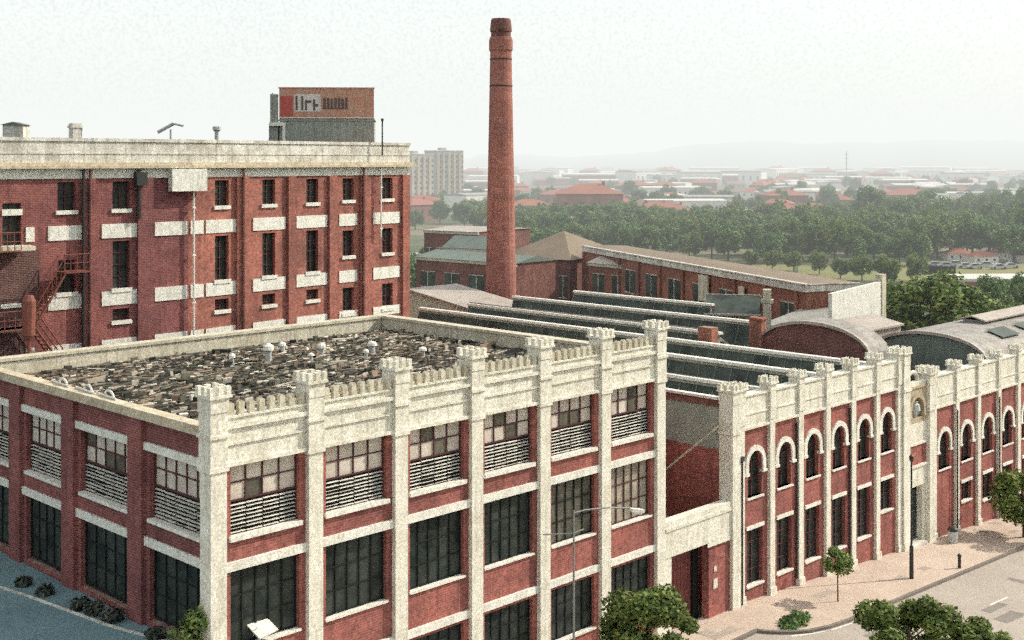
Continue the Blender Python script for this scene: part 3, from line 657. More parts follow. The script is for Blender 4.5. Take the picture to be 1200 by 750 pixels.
# ================================================================== BIG BRICK BUILDING
BX, BY = 18.1, 31.8
ANG = rad(5.5)
big = thing('brick_warehouse', 'tall rust red brick warehouse with white spandrel bands, narrow windows and a grimy white cornice', 'warehouse', (BX, BY, 0))
RT = Matrix.Rotation(ANG, 4, 'Z')
def s_right(px):
    k = (px - 600) / FPX
    c, s = math.cos(ANG), math.sin(ANG); dX, dY = BX - CAM.x, BY - CAM.y
    a = dX * SN - dY * CS; b = c * SN - s * CS; zc = dX * CS + dY * SN; zd = c * CS + s * SN
    return (k * zc - a) / (b - k * zd)
def s_left(px):
    k = (px - 600) / FPX; dX, dY = BX - CAM.x, BY - CAM.y
    return (k * (dX * CS + dY * SN) - (dX * SN - dY * CS)) / (SN - k * CS)
LEFT_END = -34.0
SR = s_right(478)
for part, Mx, S, x0, x1 in (('left', None, s_left, LEFT_END, 0), ('right', RT, s_right, 0, SR)):
    px = (lambda v: S(v))
    wins, pil, bnd = [], [], []
    if part == 'right':
        wins = [(260, 'L'), (315, 'L'), (366, 'L'), (408, 'S'), (454, 'S')]
        pil = [(276, 290), (336, 344), (384, 393), (421, 429), (470, 478)]
        bnd = [(223, 238), (241, 277), (296, 334), (347, 383), (397, 418), (437, 468)]
    else:
        wins = [(142, 'L'), (78, 'L2')]; pil = [(97, 110), (160, 178)]
        bnd = [(181, 219), (119, 166), (56, 95), (30, 40)]
    wall = MB(Mx); op = []
    for c, kd in wins:
        m = px(c)
        zz = {'L': [(22.75, 21.1), (19.15, 16.3), (15.05, 14.35)], 'L2': [(22.75, 21.1), (18.2, 16.3)], 'S': [(22.75, 21.2), (19.0, 17.2), (14.9, 13.1)]}[kd]
        op.append((m, zz, kd))
    extra = []
    if part == 'left':
        extra = [(px(14), [(21.6, 19.2), (18.6, 15.9)], 'X')]
        for j in range(1, 5): extra.append((px(14) - 4.6 * j, [(22.75, 21.1), (19.15, 16.3), (15.05, 14.35)], 'L'))
    op += extra; op.sort(key=lambda t: t[0])
    # wall columns split around the openings
    hw = .55; cur = x0
    for m, zz, kd in op:
        wall.box(cur, m - hw, 0, .5, 0, 22.95); cur = m + hw
        z = 22.95
        for zt, zb in zz: wall.box(m - hw, m + hw, 0, .5, zt, z); z = zb
        wall.box(m - hw, m + hw, 0, .5, 0, z)
        for zt, zb in zz:
            sl = MB(Mx); sl.box(m - hw - .12, m + hw + .12, -.12, .3, zb - .24, zb - .002); sl.build('sill', M['white_band'], big)
            f = MB(Mx); f.box(m - .03, m + .03, .24, .3, zb, zt)
            for i in range(1, 4): z_ = zb + (zt - zb) * i / 4; f.box(m - hw, m + hw, .245, .295, z_ - .025, z_ + .025)
            f.box(m - hw, m - hw + .06, .24, .3, zb, zt); f.box(m + hw - .06, m + hw, .24, .3, zb, zt)
            w = f.build('window', M['frame'], big); g = MB(Mx); g.box(m - hw, m + hw, .31, .34, zb, zt); g.build('glass', M['pane_dark'], w)
    wall.box(cur, x1, 0, .5, 0, 22.95)
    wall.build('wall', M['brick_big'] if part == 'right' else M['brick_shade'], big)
    for a, b in bnd:
        a, b = px(a), px(b)
        for z0_, z1_ in ((19.35, 20.2), (15.3, 16.15), (12.6, 13.25)): q = MB(Mx); q.box(a, b, -.06, .3, z0_, z1_); q.build('spandrel_band', M['white_band'], big)
    if part == 'left':
        for j in range(5):
            a = px(0) - 4.6 * j
            for z0_ in (19.35, 15.3): q = MB(); q.box(a - 3.3, a - .5, -.06, .3, z0_, z0_ + .85); q.build('spandrel_band', M['white_band'], big)
        q = MB(); q.box(px(2), px(26), -.06, .3, 20.9, 21.25); q.build('lintel', M['white_band'], big)
    for a, b in pil:
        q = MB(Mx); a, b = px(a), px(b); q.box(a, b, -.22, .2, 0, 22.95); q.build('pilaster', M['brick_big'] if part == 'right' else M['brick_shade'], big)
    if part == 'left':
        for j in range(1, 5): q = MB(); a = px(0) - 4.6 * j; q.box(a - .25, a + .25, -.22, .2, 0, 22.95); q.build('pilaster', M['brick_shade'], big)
    q = MB(Mx); q.box(x0, x1, -.1, .5, 22.96, 23.55); q.build('frieze', M['white_band'], big)
    q = MB(Mx); q.box(x0, x1 + (.5 if part == 'right' else .02), -.5, .5, 23.55, 23.72); q.box(x0, x1 + (.35 if part == 'right' else .01), -.35, .5, 23.72, 23.9); q.build('cornice', M['cornice'], big)
    q = MB(Mx); q.box(x0, x1 + .06, -.12, .45, 23.9, 25.15); q.box(x0, x1 + .1, -.2, .52, 25.15, 25.35); q.box(x0, x1 + .06, -.16, -.12, 24.4, 24.5); q.build('parapet', M['grime'], big)
q = MB(RT); q.box(SR - .5, SR, .5, 24, 0, 23.2); q.box(SR - .4, SR + .06, .45, 24, 23.9, 25.3); q.box(SR - .5, SR + .4, .5, 24, 23.2, 23.9); q.build('end_wall', M['brick_big'], big)
q = MB(RT); q.box(-1, SR - .5, .5, 24, 24.3, 24.5); q.build('roof', M['roof_deck'], big)
q = MB(); q.box(LEFT_END, 0, .5, 24, 24.25, 24.45); q.build('roof', M['roof_deck'], big)
q = MB(); q.box(s_left(196), 0.0, -.62, -.1, 22.1, 23.5); q.box(0.0, s_right(236), -.6, -.1, 22.1, 23.5); q.build('rain_hopper', M['white_band'], big)
def pipe(px_, right, mat, z0=8, z1=23.5, r=.07):
    q = MB(RT if right else None); x = (s_right if right else s_left)(px_); q.bar((x, -.32, z0), (x, -.32, z1), r)
    for z in range(int(z0) + 1, int(z1), 3): q.box(x - .12, x + .12, -.38, -.2, z, z + .1)
    q.build('drainpipe', M[mat], big)
pipe(223.5, True, 'cap', z1=22.1); pipe(282, True, 'brick_dark', r=.1); pipe(423, True, 'brick_dark', r=.1); pipe(443, True, 'cap', z0=18.4)
pipe(95, False, 'metal_dark', r=.09); pipe(160, False, 'metal_dark', z0=20.5, r=.12); pipe(103, False, 'brick_dark', r=.09)
q = MB(); x = s_left(161); q.box(x - .35, x + .35, -.6, -.2, 22.5, 23.3); q.build('rain_head', M['metal_dark'], big)
q = MB(); q.box(s_left(-30), s_left(46), -.012, .2, 14.65, 18.9); q.box(s_left(-30), s_left(30), -.012, .2, 11.0, 14.4); q.build('shadow_patch', M['shadowed'], big)  # dark panels standing in for the shadows on the left wall
# fire escape on the left of the facade
xe0, xe1 = s_left(-30), s_left(90)
q = MB()
def flight(x0, z0, x1, z1, y=-.9):
    for yy in (y - .45, y + .45):
        q.bar((x0, yy, z0), (x1, yy, z1), .07); q.bar((x0, yy, z0 + 1), (x1, yy, z1 + 1), .035)
        for i in range(8): t = i / 7; q.bar((x0 + (x1 - x0) * t, yy, z0 + (z1 - z0) * t), (x0 + (x1 - x0) * t, yy, z0 + (z1 - z0) * t + 1), .02, 4)
    for i in range(14):
        t = i / 13; q.rbox((x0 + (x1 - x0) * t, y, z0 + (z1 - z0) * t), (.28, .9, .04), Matrix())
def landing(x0, x1, z, y=-.9):
    q.box(x0, x1, y - .55, y + .6, z - .08, z)
    for yy in (y - .52,):
        q.bar((x0, yy, z + 1), (x1, yy, z + 1), .035); q.bar((x0, yy, z + .5), (x1, yy, z + .5), .025)
        for i in range(5): xx = x0 + (x1 - x0) * i / 4; q.bar((xx, yy, z), (xx, yy, z + 1), .025, 4)
landing(s_left(62), s_left(92), 17.6); flight(s_left(64), 17.5, s_left(28), 14.6); landing(s_left(-20), s_left(30), 14.6); flight(s_left(30), 14.5, s_left(72), 11.4); landing(s_left(-20), s_left(12), 19)
q.build('fire_escape', M['rust'], big)
q = MB(); q.box(s_left(-30), s_left(30), -1.3, -.24, 18.95, 19.2); q.box(s_left(-30), s_left(28), -1.3, -.24, 14.45, 14.6); q.build('canopy', M['cream'], big)

# things on the warehouse roof
def roofat(px_, z): x, y = at(px_, z); return (x, y)
x, y = roofat(380, 101)
ra = -rad(90) + TH + rad(4)
sg = thing('rooftop_sign', 'weathered ochre billboard with a red emblem standing on a grey green rooftop hut', 'billboard', (x, y, 24.45), ra)
k = 101 / FPX
W0, W1 = (328 - 380) * k, (438 - 380) * k
q = MB(); q.box(W0, W1, 0, 2.6, 0, 3.0); q.box(W0 - .1, W1 + .1, -.06, 2.7, 2.75, 2.85)
for i in range(12): xx = W0 + .3 + i * (W1 - W0 - .6) / 11; q.box(xx, xx + .08, -.04, 0, 0, 2.7)
q.build('hut', M['hut'], sg)
q = MB(); q.box(W0, W1, -.16, -.05, 3.02, 5.35); q.box(W0 - .06, W1 + .06, -.2, -.02, 5.35, 5.45); q.build('board', M['sign_board'], sg)
q = MB(); q.box(W0 + .1, W0 + 1.05, -.2, -.162, 3.15, 4.75); q.build('emblem', M['sign_red'], sg)
q = MB(); q.box(W0 + 1.2, W0 + 3.3, -.18, -.162, 3.5, 4.9); q.build('lettering_panel', M['sign_white'], sg)
q = MB()
for a in (1.3, 1.75): q.box(W0 + a, W0 + a + .16, -.2, -.182, 3.6, 4.75)
q.box(W0 + 2.05, W0 + 2.2, -.2, -.182, 3.6, 4.4); q.box(W0 + 2.2, W0 + 2.55, -.2, -.182, 4.2, 4.4)
q.box(W0 + 2.7, W0 + 2.85, -.2, -.182, 3.6, 4.5); q.box(W0 + 2.85, W0 + 3.1, -.2, -.182, 3.9, 4.1)
q.build('lettering', M['sign_dark'], sg)
q = MB()
for i in range(7): q.box(W0 + 3.5 + i * .29, W0 + 3.5 + i * .29 + .2, -.19, -.162, 3.75 + .05 * (i % 2), 4.62 - .04 * (i % 3))
q.box(W0 + 3.45, W0 + 5.45, -.18, -.162, 3.7, 3.78); q.build('lettering', M['sign_dark'], sg)
q = MB(); q.box(W0 - .85, W0 - .12, .1, 2.4, 0, 2.6); q.box(W0 - .75, W0 - .1, .1, .2, 2.6, 4.9); q.bar((W0 - .9, .1, 0), (W0 - .55, .1, 5.0), .06); q.bar((W0 - .7, .1, 2.6), (W0 - .1, .1, 4.8), .05); q.build('side_frame', M['hut'], sg)
q = MB(); q.box(W0 - .8, W0 + .3, -.3, -.06, 2.35, 2.62); q.box(W0 + .25, W0 + .5, -.2, -.06, 0, 2.6); q.build('trim', M['cap'], sg)
x, y = roofat(15, 82); o = thing('roof_hut', 'small grey hut at the far left of the warehouse roof', 'hut', (x, y, 24.4), ra)
q = MB(); q.box(-.65, .65, 0, 1.3, 0, 1.95); q.build('wall', M['grime'], o); q = MB(); q.prism([(-.8, 1.95), (0, 2.15), (.8, 1.95)], -.1, 1.4); q.build('roof', M['iron_green'], o)
x, y = roofat(88, 84); q = MB(); q.box(x - .3, x + .3, y - .3, y + .3, 24.4, 26.5); q.box(x - .36, x + .36, y - .36, y + .36, 26.2, 26.35); tag(q.build('flue', M['grime']), 'plain square white flue on the warehouse roof near the hut', 'flue')
x, y = roofat(254, 90); q = MB(); q.lathe([(.16, 24.4), (.16, 26.1), (.3, 26.2), (.3, 26.45), (.1, 26.5)], 10, (x, y)); tag(q.build('vent_pipe', M['metal_pale']), 'short capped vent pipe on the warehouse roof left of the billboard', 'vent pipe')
x, y = roofat(200, 88); q = MB(); ux, uy = SN, -CS
q.bar((x, y, 24.4), (x, y, 26.2), .07); q.bar((x - ux * .9, y - uy * .9, 26.0), (x + ux * .2, y + uy * .2, 26.6), .12); q.bar((x + ux * .2, y + uy * .2, 26.6), (x + ux * .9, y + uy * .9, 26.45), .08)
tag(q.build('floodlight', M['metal_pale']), 'bent grey lamp arm standing above the white hopper on the warehouse roof', 'lamp')
for px_, h in ((448, 1.7), (95, 1.0)):
    x, y = roofat(px_, 92); q = MB(); q.bar((x, y, 24.4), (x, y, 25.3 + h), .06); q.rbox((x, y, 25.3 + h), (.14, .14, .2), Matrix())
    tag(q.build('mast', M['metal_dark']), 'short dark mast %s' % ('beside the billboard at the right end of the warehouse roof' if px_ == 448 else 'at the left of the warehouse roof above the dark drainpipe'), 'mast')
# red standpipe mast rising behind the side wing
q = MB(); x, y = 3.6, 22.7
q.bar((x, y, 6.3), (x, y, 15.2), .09); q.lathe([(.12, 15.0), (.3, 15.3), (.34, 17.0), (.2, 17.3)], 10, (x, y))
tag(q.build('standpipe', M['rust']), 'dark red standpipe with a swollen head rising behind the side wing roof', 'standpipe')
q = MB(); q.box(.6, 25.2, 22.0, 31.6, -.01, .06); tag(q.build('lane', M['road']), kind='structure')

# ================================================================== CHIMNEY
cx_, cy_ = at(587, 127)
ch = thing('chimney_stack', 'tall tapering red brick factory chimney with a moulded crown', 'chimney', (cx_, cy_, -2))
Z0 = 2
prof = [(1.85, 0)] + [(1.60 - .52 * (i / 10), Z0 + 8 + (37.0 - 10) * i / 10) for i in range(11)]
q = MB(); q.lathe(prof, 20); q.build('shaft', M['stack'], ch)
q = MB(); q.lathe([(1.08, 37.0), (1.20, 37.2), (1.20, 38.2), (1.10, 38.5)], 20); q.build('collar', M['stack'], ch)
q = MB(); q.lathe([(1.0, 38.5), (1.0, 38.95), (1.10, 39.05), (1.10, 39.3), (1.0, 40.2), (.92, 40.35), (.7, 40.35), (.7, 39.9)], 20); q.build('crown', M['brick_dark'], ch)
for z in (36.2, 33.5): q = MB(); r_ = 1.60 - .52 * (z - 10) / 27 + .03; q.lathe([(r_, z), (r_, z + .12)], 20); q.build('iron_band', M['metal_dark'], ch)

# gabled cream-walled shed at the chimney foot
gs = thing('gabled_shed', 'low shed with a cream gable wall and grey roof left of the chimney foot', 'shed', (56, 54, 0)); T = Matrix.Translation((-56, -54, 0))
q = MB(T); q.prism([(44.6, 0), (44.6, 10.1), (54.5, 11.4), (64, 10.1), (64, 0)], 56, 56.3, 'x'); q.build('gable_wall', M['cream'], gs)
q = MB(T); q.prism([(44.3, 10.12), (54.5, 11.46), (64.3, 10.12), (64.3, 10.24), (54.5, 11.6), (44.3, 10.24)], 55.7, 62.5, 'x'); q.build('roof', M['iron_pale'], gs)
q = MB(T); q.box(56.3, 62.3, 44.6, 44.9, 0, 10.1); q.box(56.3, 62.3, 63.7, 64, 0, 10.1); q.build('side_wall', M['brick_dark'], gs)

# ================================================================== MIDDLE DISTANCE BUILDINGS
def quad_building(name, label, cat, P0, P1, depth, ztop, wall, roof='iron_pale', roof_h=1.2, wins=0, win_z=(5, 8), zb=-3.2, cap='cream', hip=False, group=None, win_cap=None):
    """P0->P1 is the long front seen from the street side; depth goes back"""
    a, b = Vector(P0), Vector(P1); L = (b - a).length; rz = math.atan2((b - a).y, (b - a).x)
    t = thing(name, label, cat, (a.x, a.y, zb), rz, group)
    H_ = ztop - zb
    q = MB(); q.box(0, L, 0, depth, 0, H_); q.build('wall', M[wall], t)
    if roof_h > 0 and hip:
        q = MB(); e = .5; i = min(L, depth) / 2
        vs = [(-e, -e, H_), (L + e, -e, H_), (L + e, depth + e, H_), (-e, depth + e, H_), (i, depth / 2, H_ + roof_h), (max(L - i, i + .1), depth / 2, H_ + roof_h)]
        q.add(vs, [(0, 1, 5, 4), (2, 3, 4, 5), (1, 2, 5), (3, 0, 4), (3, 2, 1, 0)]); q.build('roof', M[roof], t)
    elif roof_h > 0:
        q = MB(); q.prism([(-.3, H_ + .02), (depth / 2, H_ + roof_h), (depth + .3, H_ + .02)], -.2, L + .2, 'x'); q.build('roof', M[roof], t)
    if cap:
        q = MB(); q.box(-.1, L + .1, -.14, .2, H_ - .4, H_ + .05); q.build('coping', M[cap], t)
    for i in range(wins):
        c = L * (i + .5) / wins; w = min(1.6, L / wins * .3)
        f = MB(); f.box(c - w, c + w, -.09, -.02, win_z[0] - zb - .12, win_z[0] - zb); f.box(c - w, c + w, -.07, -.02, win_z[1] - zb, win_z[1] - zb + .08)
        f.box(c - .05, c + .05, -.07, -.01, win_z[0] - zb, win_z[1] - zb)
        wd = f.build('window', M['grime'], t); g = MB(); g.box(c - w, c + w, -.03, .02, win_z[0] - zb, win_z[1] - zb); g.build('glass', M['skylight' if win_cap is None else win_cap], wd)
    return t, L
P1 = at(945, 121); P2 = at(684, 176)
lb, L = quad_building('brick_factory', 'long low red brick factory with a pale roof running behind the sawtooth roofs', 'factory', P2, P1, 6, 12.0, 'brick_far', 'tin_brown', .12, 9, (7.2, 10.0))
q = MB(); q.box(-.1, L + .12, -.2, .3, 14.55, 15.35); q.box(L - .2, L + .14, .3, 6, 14.6, 15.3); q.build('parapet', M['grime'], lb)
q = MB()
for i in range(10): xx = L * i / 9.3; q.box(xx, xx + .5, -.25, .0, 0, 14.5)
q.build('pier', M['brick_far'], lb)
q = MB(); q.box(L * .62, L * .66, -.4, -.26, 11.5, 14.4); q.box(L * .78, L * .80, -.4, -.26, 10, 14.0); q.build('patch', M['cream'], lb)
quad_building('brick_factory', 'dark red brick block below the hill of brown roof, left of the chimney', 'factory', at(488, 172), at(604, 160), 8, 10.9, 'brick_dark', 'iron_green', .8, 4, (7, 9))
quad_building('brick_factory', 'flat topped red brick block with a pale parapet, left of the chimney', 'factory', at(497, 196), at(560, 190), 14, 13.2, 'brick_dark', 'iron_pale', .4, 5, (8, 10.5))
quad_building('warehouse', 'brick warehouse under a broad brown hipped roof right of the chimney', 'warehouse', at(590, 180), at(668, 174), 15, 10.3, 'brick_dark', 'tin_brown', 3.5, 5, (5, 8), hip=True, cap=None)
quad_building('shed', 'low pale roofed shed between the hipped warehouse and the long brick factory', 'shed', at(690, 168), at(760, 160), 8, 10.4, 'brick_far', 'iron_pale', 1.2, 3, (6, 9))
quad_building('shed', 'greenish roofed lean-to against the flat topped brick block', 'shed', at(520, 180), at(572, 176), 6, 11.6, 'iron_green', 'iron_green', 1.6, 0)
# white walled building with a post
wb = thing('white_building', 'white rendered end wall with a raised square post behind the red gable', 'building', (*at(975, 111), -3), 0); A = Vector(at(975, 111)); B = Vector(at(1037, 120))
wb.rotation_euler = (0, 0, math.atan2((B - A).y, (B - A).x)); L = (B - A).length
q = MB(); q.prism([(0, 0), (L, 0), (L, hz(329, 120) + 3), (0, hz(344, 111) + 3)], 0, .35); q.build('wall', M['white_band'], wb)
q = MB(); q.box(L - .85, L + .05, -.1, .6, 0, hz(321, 120) + 3); q.build('post', M['cream'], wb)
q = MB(); q.prism([(0, 12), (L, 13), (L, 12.7), (0, 11.7)], .35, 7); q.box(0, L, 6.8, 7, 0, 12); q.build('roof', M['iron'], wb)
# glazed roof lantern hut
hx = at(858, 112); ln = thing('roof_lantern', 'buff walled lantern hut with a green glazed lean-to roof above the sawtooth roofs', 'hut', (*hx, 8), -rad(90) + TH + rad(-12))
q = MB(); q.box(-2.3, 2.2, 0, 3, -8, 2.3); q.build('wall', M['sandstone'], ln)
q = MB(); q.prism([(-.3, 2.3), (2.4, 3.6), (2.4, 3.8), (-.3, 2.4)], -2.4, 2.4, 'x'); q.build('roof', M['skylight'], ln)
q = MB(); q.box(-2.5, 2.5, -.4, -.2, 2.25, 2.42); q.box(-2.5, 2.5, 2.4, 2.6, 3.6, 3.85); q.build('trim', M['iron_pale'], ln)
q = MB(); q.box(2.7, 3.4, 0, .7, -6, 4.6); q.box(2.5, 3.6, -.1, .8, 3.4, 3.7); q.build('flue', M['cream'], ln)

# ================================================================== TREES
def make_tree(name, h, crown, n, leaf, mat, seed, trunk_r=.22, squash=.8, nclump=16, bare=.35):
    rr = random.Random(seed)
    t = bpy.data.objects.new(name, None); COL.objects.link(t)
    cz = h - crown * squash * .95; clumps = []
    for i in range(nclump):
        a = rr.uniform(0, 2 * math.pi); u = rr.uniform(-.8, 1); rr_ = math.sqrt(max(0, 1 - u * u)) * crown * rr.uniform(.45, .9)
        clumps.append((rr_ * math.cos(a), rr_ * math.sin(a), cz + u * crown * squash * .62, crown * rr.uniform(.16, .40)))
    q = MB(); q.bar((0, 0, -.3), (rr.uniform(-.1, .1), rr.uniform(-.1, .1), cz), trunk_r, 7, trunk_r * .55)
    for c in clumps[:7]: q.bar((0, 0, cz * rr.uniform(.55, .95)), c[:3], trunk_r * .4, 5, trunk_r * .12)
    q.build('trunk', M['bark'], t)
    leaf_mass(clumps, n, leaf, seed + 5, squash).build('crown', M[mat], t)
    return t
def put(t, x, y, z, s=1, rz=0, sz=None): t.location = (x, y, z); t.scale = (s, s, sz or s); t.rotation_euler = (0, 0, rz)
# street trees
def street(px_, z, label, h, crown, n, leaf, seed, group=None, mat='leaf_near', zg=None, squash=.85, tr=.12, xy=None):
    x, y = xy or at(px_, z); t = make_tree('street_tree', h, crown, n, leaf, mat, seed, tr, squash, 18)
    tag(t, label, 'tree', group); put(t, x, y, gz(x) + .1 if zg is None else zg); return t
street(758, 0, 'leafy street tree in front of the bay beside the gateway, at the bottom edge', 5.9, 2.3, 8500, .13, 3, xy=(18.3, -4.9), tr=.14)
street(1062, 0, 'rounded sunlit tree at the bottom edge, left of the pair across the road', 5.3, 2.15, 7500, .13, 4, xy=(26.8, -12.5))
street(1145, 0, 'lower tree at the bottom edge, right of the pair across the road', 3.9, 1.6, 6000, .12, 14, xy=(29.6, -14.6))
street(985, 0, 'small round headed sapling in front of the arched bays', 3.0, 1.0, 2000, .09, 5, mat='leaf_olive', xy=(37.3, -3.0), tr=.05)
street(1195, 0, 'spreading street tree at the right edge before the lower arched wing', 4.9, 2.7, 5500, .15, 6, mat='leaf_near', xy=(61.0, -3.5), tr=.16)
# tree belt
tp = [make_tree('tree', 13, 5.6, 5200, .40, m_, 20 + i, .35, 1.12, 26) for i, m_ in enumerate(['leaf_mid', 'leaf_mid', 'leaf_olive', 'leaf_mid'])]
remember(None)
used = [False] * 4
def belt(px_, z, s, label, group, kind=None, sz=None):
    i = kind if kind is not None else R.randrange(4)
    x, y = at(px_, z)
    if used[i]: t = dup(tp[i])
    else: t = tp[i]; used[i] = True
    put(t, x, y, gz(x) - .1, s, R.uniform(0, 6.28), sz or s * R.uniform(.85, 1.15)); tag(t, label, 'tree', group); return t
GL = ('bushy dark green tree in the long belt of park trees', 'park trees in the long belt')
px_ = 612
while px_ < 1225:
    f = (px_ - 610) / 600
    for row in range(5):
        z = 318 + row * 26 + (1 - f) * 50 + R.uniform(-10, 10)
        if row == 0 and px_ > 1095: continue
        belt(px_ + R.uniform(-8, 8), z, (.74 + .16 * f + .03 * row) * R.uniform(.86, 1.1), *GL)
    px_ += 22
for px_ in range(1020, 1230, 26):
    belt(px_ + R.uniform(-6, 6), 500 + R.uniform(-20, 30), 1.15 * R.uniform(.9, 1.12), *GL)
for px_, z, s in [(640, 330, .8), (668, 322, .72), (625, 345, .8)]: belt(px_, z, s, *GL)
for px_, z, s, lab in [(1092, 172, .86, 'broad rounded tree behind the grey vaulted shed'), ]:
    belt(px_, z, 1.25, lab, None, 2, .98)
for px_, z, s in [(1062, 176, .55), (1118, 168, .6), (1145, 185, .62), (1172, 178, .6), (1198, 172, .62), (1160, 205, .6), (1190, 215, .7), (1218, 190, .7), (1046, 200, .5)]:
    belt(px_, z, s, 'dark tree in the group behind the vaulted sheds', 'trees behind the vaulted sheds')
for px_, z, s in [(486, 230, .85), (496, 245, .8), (545, 168, .42), (560, 170, .4)]:
    belt(px_, z, s, 'dark tree between the warehouse and the brick blocks left of the chimney', 'trees left of the chimney')
for px_, z, s in [(960, 300, .45), (985, 290, .4), (1010, 285, .5), (1040, 270, .55), (930, 310, .45), (1075, 280, .5), (880, 318, .4), (905, 312, .42)]:
    belt(px_, z, s, 'low shrubby tree on the near side of the park belt', 'low trees before the park belt', 2)
for _ in range(230):
    z = 450 * math.exp(R.uniform(0, 1.6)); belt(R.uniform(478, 1220), z, R.uniform(.6, 1.0), 'hazy distant tree among the far suburb roofs', 'distant suburb trees')

# lawns in the park
for (a, b, z0, z1) in [(935, 1120, 285, 335), (1080, 1215, 300, 330), (700, 930, 300, 330)]:
    q = MB(); P = [at(a, z0), at(b, z0), at(b, z1), at(a, z1)]; q.add([(x, y, gz(x) + .03) for x, y in P], [(0, 1, 2, 3)]); tag(q.build('lawn', M['lawn']), kind='structure')

# ================================================================== HOUSES AND THE FAR SUBURB
for n_, c in (('tile_red', (.34, .13, .09)), ('tile_brown', (.22, .13, .10)), ('sheet_pale', (.62, .60, .56)), ('sheet_grey', (.32, .33, .32)), ('wall_white', (.70, .68, .62)), ('wall_buff', (.46, .38, .28)), ('wall_grey', (.36, .37, .34))):
    M[n_] = weathered(n_, c, gsc(c, .6), .5, .85, sc1=.15, streak=False, grain=.2)
def simple_house(w, d, h, roof, wall, style):
    t = bpy.data.objects.new('house' if style != 'flat' else 'warehouse', None); COL.objects.link(t)
    q = MB(); q.box(-w / 2, w / 2, -d / 2, d / 2, 0, h); q.build('wall', M[wall], t)
    q = MB(); e = .5
    if style == 'hip':
        i = min(w, d) / 2 - .1; vs = [(-w / 2 - e, -d / 2 - e, h), (w / 2 + e, -d / 2 - e, h), (w / 2 + e, d / 2 + e, h), (-w / 2 - e, d / 2 + e, h), (-w / 2 + i, 0, h + 2.6), (w / 2 - i, 0, h + 2.6)]
        q.add(vs, [(0, 1, 5, 4), (2, 3, 4, 5), (1, 2, 5), (3, 0, 4), (3, 2, 1, 0)])
    elif style == 'gable': q.prism([(-d / 2 - e, h), (0, h + 2.4), (d / 2 + e, h)], -w / 2 - .2, w / 2 + .2, 'x')
    else:
        q.prism([(-d / 2, h), (-d / 2, h + .8), (0, h + 1.6), (d / 2, h + .8), (d / 2, h)], -w / 2, w / 2, 'x')
    q.build('roof', M[roof], t)
    nw = max(2, int(w / 4))
    for i in range(nw):
        for s in (-1,):
            c = -w / 2 + w * (i + .5) / nw; q = MB(); q.box(c - .6, c + .6, s * d / 2 - .03, s * d / 2 + .03, h * .35, h * .72); q.build('window', M['pane_dark'], t)
    if style == 'hip': q = MB(); q.box(w * .2, w * .2 + .8, -.4, .4, h + 1, h + 3.4); q.build('chimney', M['brick_far'], t)
    return t
kinds = [(14, 10, 4, 'tile_red', 'wall_white', 'hip', 'small pale walled house with a red hipped roof in the hazy suburb'),
         (16, 10, 4.5, 'tile_brown', 'wall_buff', 'gable', 'buff house with a brown gabled roof in the hazy suburb'),
         (34, 18, 6.5, 'sheet_pale', 'brick_far', 'flat', 'long brick warehouse with a pale sheet roof in the hazy suburb'),
         (26, 16, 7.5, 'sheet_grey', 'wall_white', 'flat', 'white walled warehouse with a grey roof in the hazy suburb'),
         (18, 12, 8, 'tile_red', 'brick_far', 'hip', 'two storey brick house with a red hipped roof in the hazy suburb'),
         (44, 22, 8, 'sheet_pale', 'wall_white', 'flat', 'very long white factory shed in the hazy suburb')]
protos = [simple_house(*k[:6]) for k in kinds]; remember(None); hu = [False] * 6
def house(i, px_, z, s=1, rz=None, label=None, group=None):
    if hu[i]: t = dup(protos[i])
    else: t = protos[i]; hu[i] = True
    x, y = at(px_, z); t.location = (x, y, gz(x) - .1); t.scale = (s, s, s); t.rotation_euler = (0, 0, R.choice([-.78, -.6, .78, -.9, 0, -1.2]) if rz is None else rz)
    tag(t, label or kinds[i][6], 'house' if 'house' in t.name and 'ware' not in t.name else 'warehouse', group or 'buildings of the hazy suburb'); return t
for k in range(285):
    z = 520 * math.exp(R.uniform(0, 1.0) ** .9 * 1.75)
    i = R.choices(range(6), [5, 4, 4, 3, 3, 2])[0]
    if i in (2, 5, 3) and z < 650: i = 0
    house(i, R.uniform(470, 1230), z, R.uniform(.8, 1.25) * (1 + (z > 1400) * .5))
V = -rad(90) + TH
for i, px_, z, s, rz, lab in [(5, 560, 330, .62, V + .1, 'long white shed in front of the suburb, left of the chimney'), (3, 515, 300, .6, V - .1, 'white warehouse with a grey roof below the grey flats'),
                              (2, 640, 470, .8, V + .05, 'long brick warehouse with a pale roof just right of the chimney above the trees'), (4, 690, 560, 1.6, V, 'large red roofed brick building above the trees right of the chimney'),
                              (5, 800, 620, .9, V + .1, 'very long white factory shed above the middle of the tree belt'), (2, 880, 560, .7, V - .1, 'brick warehouse with a pale roof above the middle of the tree belt'),
                              (4, 910, 520, .95, V + .1, 'red hipped roof above the tree belt, left of the white shed'), (4, 950, 530, .9, V + .1, 'red hipped roof rising above the middle of the tree belt'), (5, 1060, 640, .95, V, 'long white shed above the right part of the tree belt')]:
    house(i, px_, z, s, rz, lab, 'buildings just beyond the trees')
house(2, 1165, 248, .62, V + .05, 'red brown brick warehouse beside the park at the right edge', 'buildings beside the park')
for i, (px_, z) in enumerate([(1122, 345), (1150, 335), (1178, 350), (1200, 340)]): house(0, px_, z, .5, V + .2 * i, 'small white cottage beside the park at the right', 'cottages beside the park')
